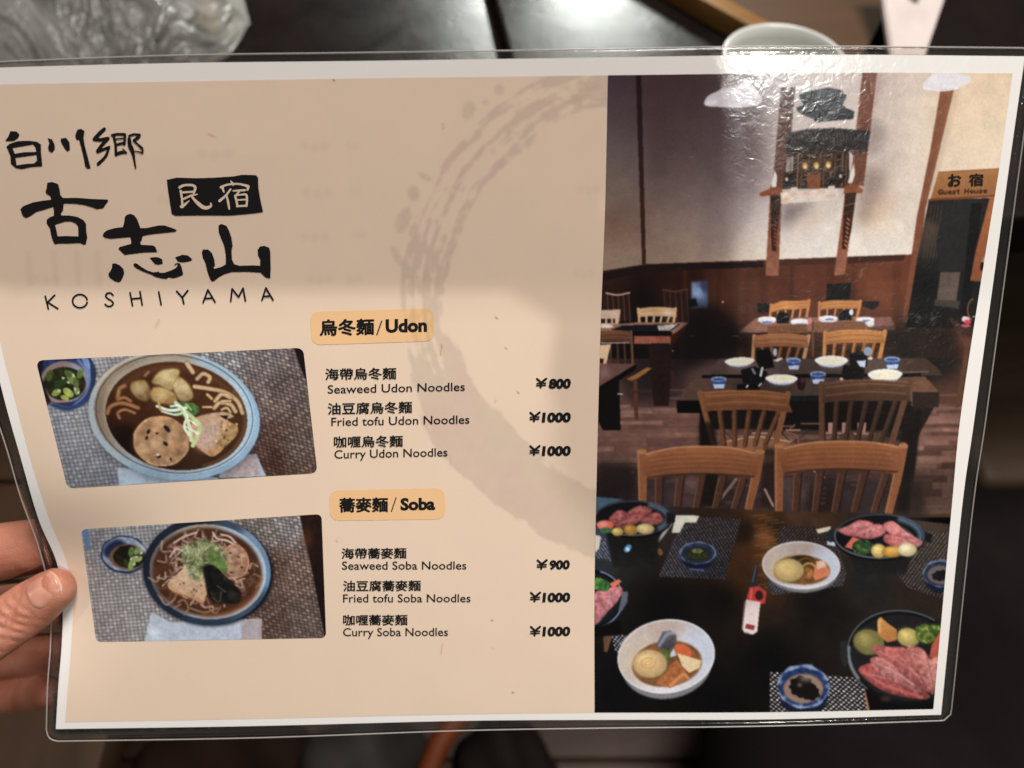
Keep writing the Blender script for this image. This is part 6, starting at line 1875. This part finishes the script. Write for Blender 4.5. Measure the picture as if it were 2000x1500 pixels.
def left_hand():
    bm = bmesh.new()
    limb(bm, TH, [0.0072, 0.0086, 0.0089, 0.0094, 0.0125, 0.017], 0.86)
    ix = [sh(230, 1040, -0.018), sh(150, 1052, -0.0175), sh(75, 1066, -0.0165), sh(-30, 1084, -0.0165), sh(-170, 1118, -0.018), sh(-340, 1190, -0.024)]
    limb(bm, ix, [0.0070, 0.0082, 0.0096, 0.0102, 0.0108, 0.0125])
    md = [sh(200, 1165, -0.036), sh(120, 1176, -0.046), sh(30, 1186, -0.052), sh(-90, 1204, -0.054), sh(-220, 1230, -0.050), sh(-380, 1300, -0.042)]
    limb(bm, md, [0.0072, 0.0084, 0.0092, 0.0098, 0.0105, 0.0125])
    rg = [sh(150, 1270, -0.050), sh(75, 1276, -0.062), sh(-10, 1286, -0.070), sh(-120, 1306, -0.072), sh(-240, 1335, -0.066), sh(-400, 1395, -0.054)]
    limb(bm, rg, [0.0070, 0.0082, 0.0088, 0.0092, 0.0100, 0.0120])
    pk = [sh(95, 1352, -0.055), sh(40, 1356, -0.066), sh(-30, 1366, -0.074), sh(-130, 1388, -0.076), sh(-260, 1425, -0.070), sh(-410, 1475, -0.058)]
    limb(bm, pk, [0.0060, 0.0070, 0.0075, 0.0080, 0.0090, 0.0115])
    # palm and wrist
    w = sh(-620, 1640, -0.050)
    for e_, r_ in ((ix[-1], .0125), (md[-1], .0125), (rg[-1], .012), (pk[-1], .0115), (TH[-1], .016)):
        limb(bm, [e_, (e_ * .5 + w * .5), w], [r_, r_ * 1.25, 0.018])
    limb(bm, [ix[-1], md[-1], rg[-1], pk[-1]], [0.0125, 0.0125, 0.012, 0.0115])
    limb(bm, [ix[-1] * .6 + w * .4, pk[-1] * .6 + w * .4], [0.015, 0.015])
    limb(bm, [ix[-2], ix[-1], TH[-1] * .6 + ix[-1] * .4, TH[-2]], [0.009, 0.012, 0.013, 0.011])
    limb(bm, [w, w + (-0.05, 0.05, 0.01), w + (-0.12, 0.13, 0.0)], [0.025, 0.024, 0.029])

    axis = (TH[0] - TH[3]); L_ = np.linalg.norm(axis); axis = axis / L_
    upv = np.array((0, 0, -1.0)); upv -= axis * (upv @ axis); upv /= np.linalg.norm(upv)
    side = np.cross(axis, upv)

    def post(co, m2):
        d = co - TH[3]
        s = d @ axis
        rel = d - s[:, None] * axis
        near = np.linalg.norm(rel, axis=1) < 0.018
        top = np.clip((rel @ upv) / 0.008, 0, 1)
        # creases over the thumb joint
        inw = np.zeros(len(co))
        for s0, dep, wid, bow in ((L_ * .76, .0006, .0008, .25), (L_ * .70, .0010, .0010, .18), (L_ * .645, .0013, .0011, .12), (L_ * .59, .0012, .0010, .06), (L_ * .53, .0013, .0011, .0), (L_ * .47, .0010, .0010, -.06), (L_ * .40, .0009, .0010, -.1), (L_ * .33, .0006, .0009, -.1)):
            q = s - s0 - bow * np.abs(rel @ side) - 0.0006 * np.sin((rel @ side) * 900 + s0 * 4000)
            inw += dep * np.exp(-(q / wid) ** 2)
        inw = inw * near * top
        bulge = 0.0009 * np.exp(-((s - L_ * .60) / .007) ** 2) * near * top
        return co + upv * (bulge - inw)[:, None]
    return fuse('hand', bm, 0.00062, SKIN, person, 10, post)


hand_o = left_hand()


# thumb nail: a curved patch over the thumb's back, with its pale free edge
def nail():
    a = TH[0]; b = TH[2]
    ax = a - b; ax /= np.linalg.norm(ax)
    up = np.array((0.10, -0.34, -1.0)); up -= ax * (up @ ax); up /= np.linalg.norm(up)
    sd = np.cross(up, ax)
    if sd[1] > 0: sd = -sd
    nu, nv = 25, 29
    Lc = np.linalg.norm(TH[0] - TH[1])

    def surf(u, v, lift=0.0):
        """u -1..1 across, v 0..1 from the cuticle to the free edge"""
        s = 0.0030 + v * 0.0118            # along the axis from TH[1]
        w = 0.0051 * (1 - 0.10 * v)
        x = u * w
        c = TH[1] + ax * s
        R_ = 0.0086 - 0.0013 * v
        a_ = x / R_ * 1.08
        drop = 0.0016 * max(0, v - .55) ** 1.6 * 2.2
        h = (R_ * 0.86 + 0.00014 + lift) * math.cos(a_) - drop
        y = (R_ + 0.0002) * math.sin(a_)
        return c + up * h + sd * y

    def grid(v0, v1, lift):
        V = []
        for j in range(nv):
            t = v0 + (v1 - v0) * j / (nv - 1)
            for i in range(nu):
                u = -1 + 2 * i / (nu - 1)
                # rounded cuticle and rounded tip
                vv = t
                cut = 0.17 * (u * u) ** 1.3
                tip = 1.0 - 0.20 * abs(u) ** 2.6
                vv = cut + (tip - cut) * t
                V.append(surf(u, vv, lift + 0.00045 - 0.0012 * math.exp(-(t * (v1 - v0 > .5) + (v1 - v0 < .5)) ** 2 / .012) - 0.0010 * u ** 8))
        return np.array(V).reshape(nv, nu, 3)

    N = NT('thumb_nail'); g = N.n('NewGeometry').outputs['Position']
    nm = N.prin(N.ramp(N.noise(160, 2, .5, g), [(.3, (.44, .19, .13)), (.7, (.54, .265, .19))]), 0.30, 0.5)
    nm.inputs['Coat Weight'].default_value = 0.25; nm.inputs['Coat Roughness'].default_value = 0.2
    NM = N.done(nm)
    N = NT('nail_free_edge'); FE = N.done(N.prin((0.56, 0.32, 0.20), 0.35, 0.5))
    for nme, v0, v1, mt in (('nail', 0, 0.94, NM), ('nail_edge', 0.94, 1.0, FE)):
        G = grid(v0, v1, 0.0)
        Wd = CAM + G[..., 0:1] * RIGHT - G[..., 1:2] * UP + G[..., 2:] * FWD - np.array(person.location)
        me = grid_mesh(nme, Wd)
        bm = bmesh.new(); bm.from_mesh(me)
        cl = Vector(CAM - np.array(person.location))
        f0 = bm.faces[len(bm.faces) // 2] if hasattr(bm.faces, 'ensure_lookup_table') and (bm.faces.ensure_lookup_table() or True) else None
        if f0.normal.dot(cl - f0.calc_center_median()) < 0:
            for f in bm.faces: f.normal_flip()
        bmesh.ops.solidify(bm, geom=bm.faces[:], thickness=0.0007)
        bm.to_mesh(me); bm.free()
        link(nme, me, mt, person if nme == 'nail' else bpy.data.objects['nail'])


nail()


# ---- the photographer's phone and right hand (behind the lens; their shadow crosses the sheet)
phone = empty('smartphone', c2w((0.035, -0.023, -0.006)))
tag(phone, 'dark smartphone held above the menu, its shadow on the upper part of the sheet', 'phone')
N = NT('phone_glass'); PG = N.done(N.prin((0.02, 0.02, 0.022), 0.25, 0.5))
N = NT('lens_glass'); LG = N.done(N.prin((0.005, 0.005, 0.006), 0.05, 0.6))
PX0, PX1, PY0, PY1 = -0.045, 0.108, -0.072, 0.0072


def cam_box(name, lo, hi, bev, mat, parent, seg=3):
    bm = bmesh.new(); bevelled_box(bm, lo, hi, 0)
    if bev:
        ez = [e for e in bm.edges if abs(e.verts[0].co.z - e.verts[1].co.z) > 1e-5]
        bmesh.ops.bevel(bm, geom=ez, offset=bev, segments=8, affect='EDGES', profile=0.5)
    for v in bm.verts: v.co = Vector(c2w(np.array(v.co))) - Vector(parent.location)
    me = bpy.data.meshes.new(name); bmesh.ops.recalc_face_normals(bm, faces=bm.faces[:]); bm.to_mesh(me); bm.free()
    return link(name, me, mat, parent)


cam_box('phone_body', (PX0, PY0, -0.0125), (PX1, PY1, -0.0050), 0.010, PG, phone)
for lx, ly in ((-0.026, -0.002), (-0.026, -0.022)):
    bm = bmesh.new(); bmesh.ops.create_cone(bm, cap_ends=True, segments=32, radius1=0.007, radius2=0.0068, depth=0.0016)
    for v in bm.verts: v.co = Vector(c2w(np.array((v.co.x + lx, v.co.y + ly, v.co.z - 0.0042)))) - Vector(phone.location)
    bm_obj('lens_ring', bm, LG, None).parent = phone

rh = empty('person', c2w((0.13, 0.05, -0.01)))
tag(rh, 'right hand and dark sleeve gripping the smartphone above the menu', 'person')


def right_hand():
    bm = bmesh.new()
    # palm at the phone's right end, fingers behind and in front, thumb on the glass
    kn = [np.array((0.118, -0.052, 0.006)), np.array((0.126, -0.034, 0.010)), np.array((0.128, -0.014, 0.012)), np.array((0.124, 0.006, 0.010))]
    tips = [np.array((0.070, -0.070, 0.000)), np.array((0.096, -0.040, 0.0030)), np.array((0.100, -0.020, 0.0035)), np.array((0.100, 0.0, 0.0035))]
    w = np.array((0.150, 0.050, -0.020))
    for k_, t, r_ in zip(kn, tips, (.0085, .0088, .0085, .0075)):
        mid = (k_ + t) / 2 + (0.006, -0.002, 0.005)
        limb(bm, [t, (t + mid) / 2 + (0, 0, .001), mid, k_], [r_ * .8, r_ * .9, r_, r_ * 1.15])
        limb(bm, [k_, (k_ + w) / 2, w], [r_ * 1.15, r_ * 1.5, 0.018])
    limb(bm, [kn[0], kn[1], kn[2], kn[3], np.array((0.126, 0.024, 0.0))], [.010, .011, .011, .010, .012])
    limb(bm, [np.array((0.085, -0.005, -0.020)), np.array((0.106, 0.008, -0.023)), np.array((0.126, 0.020, -0.020)), w], [.0082, .0095, .011, .016])
    limb(bm, [np.array((0.122, 0.018, 0.0)), np.array((0.128, 0.040, -0.006)), w], [.013, .017, .020])
    limb(bm, [w, np.array((0.162, 0.054, -0.070)), np.array((0.186, 0.062, -0.13))], [.019, .020, .022])
    for v in bm.verts: v.co += Vector((-0.010, -0.0075, 0.0))
    return fuse('hand', bm, 0.0018, SKIN, rh, 6)


right_hand()
N = NT('dark_sleeve_cloth'); SL = N.done(N.prin((0.03, 0.03, 0.035), 0.9, 0.1))
bm = bmesh.new()
limb(bm, [(0.172, 0.056, -0.118), (0.190, 0.064, -0.17), (0.215, 0.074, -0.22), (0.240, 0.085, -0.27)], [0.024, 0.026, 0.028, 0.030])
fuse('sleeve', bm, 0.003, SL, rh, 6)
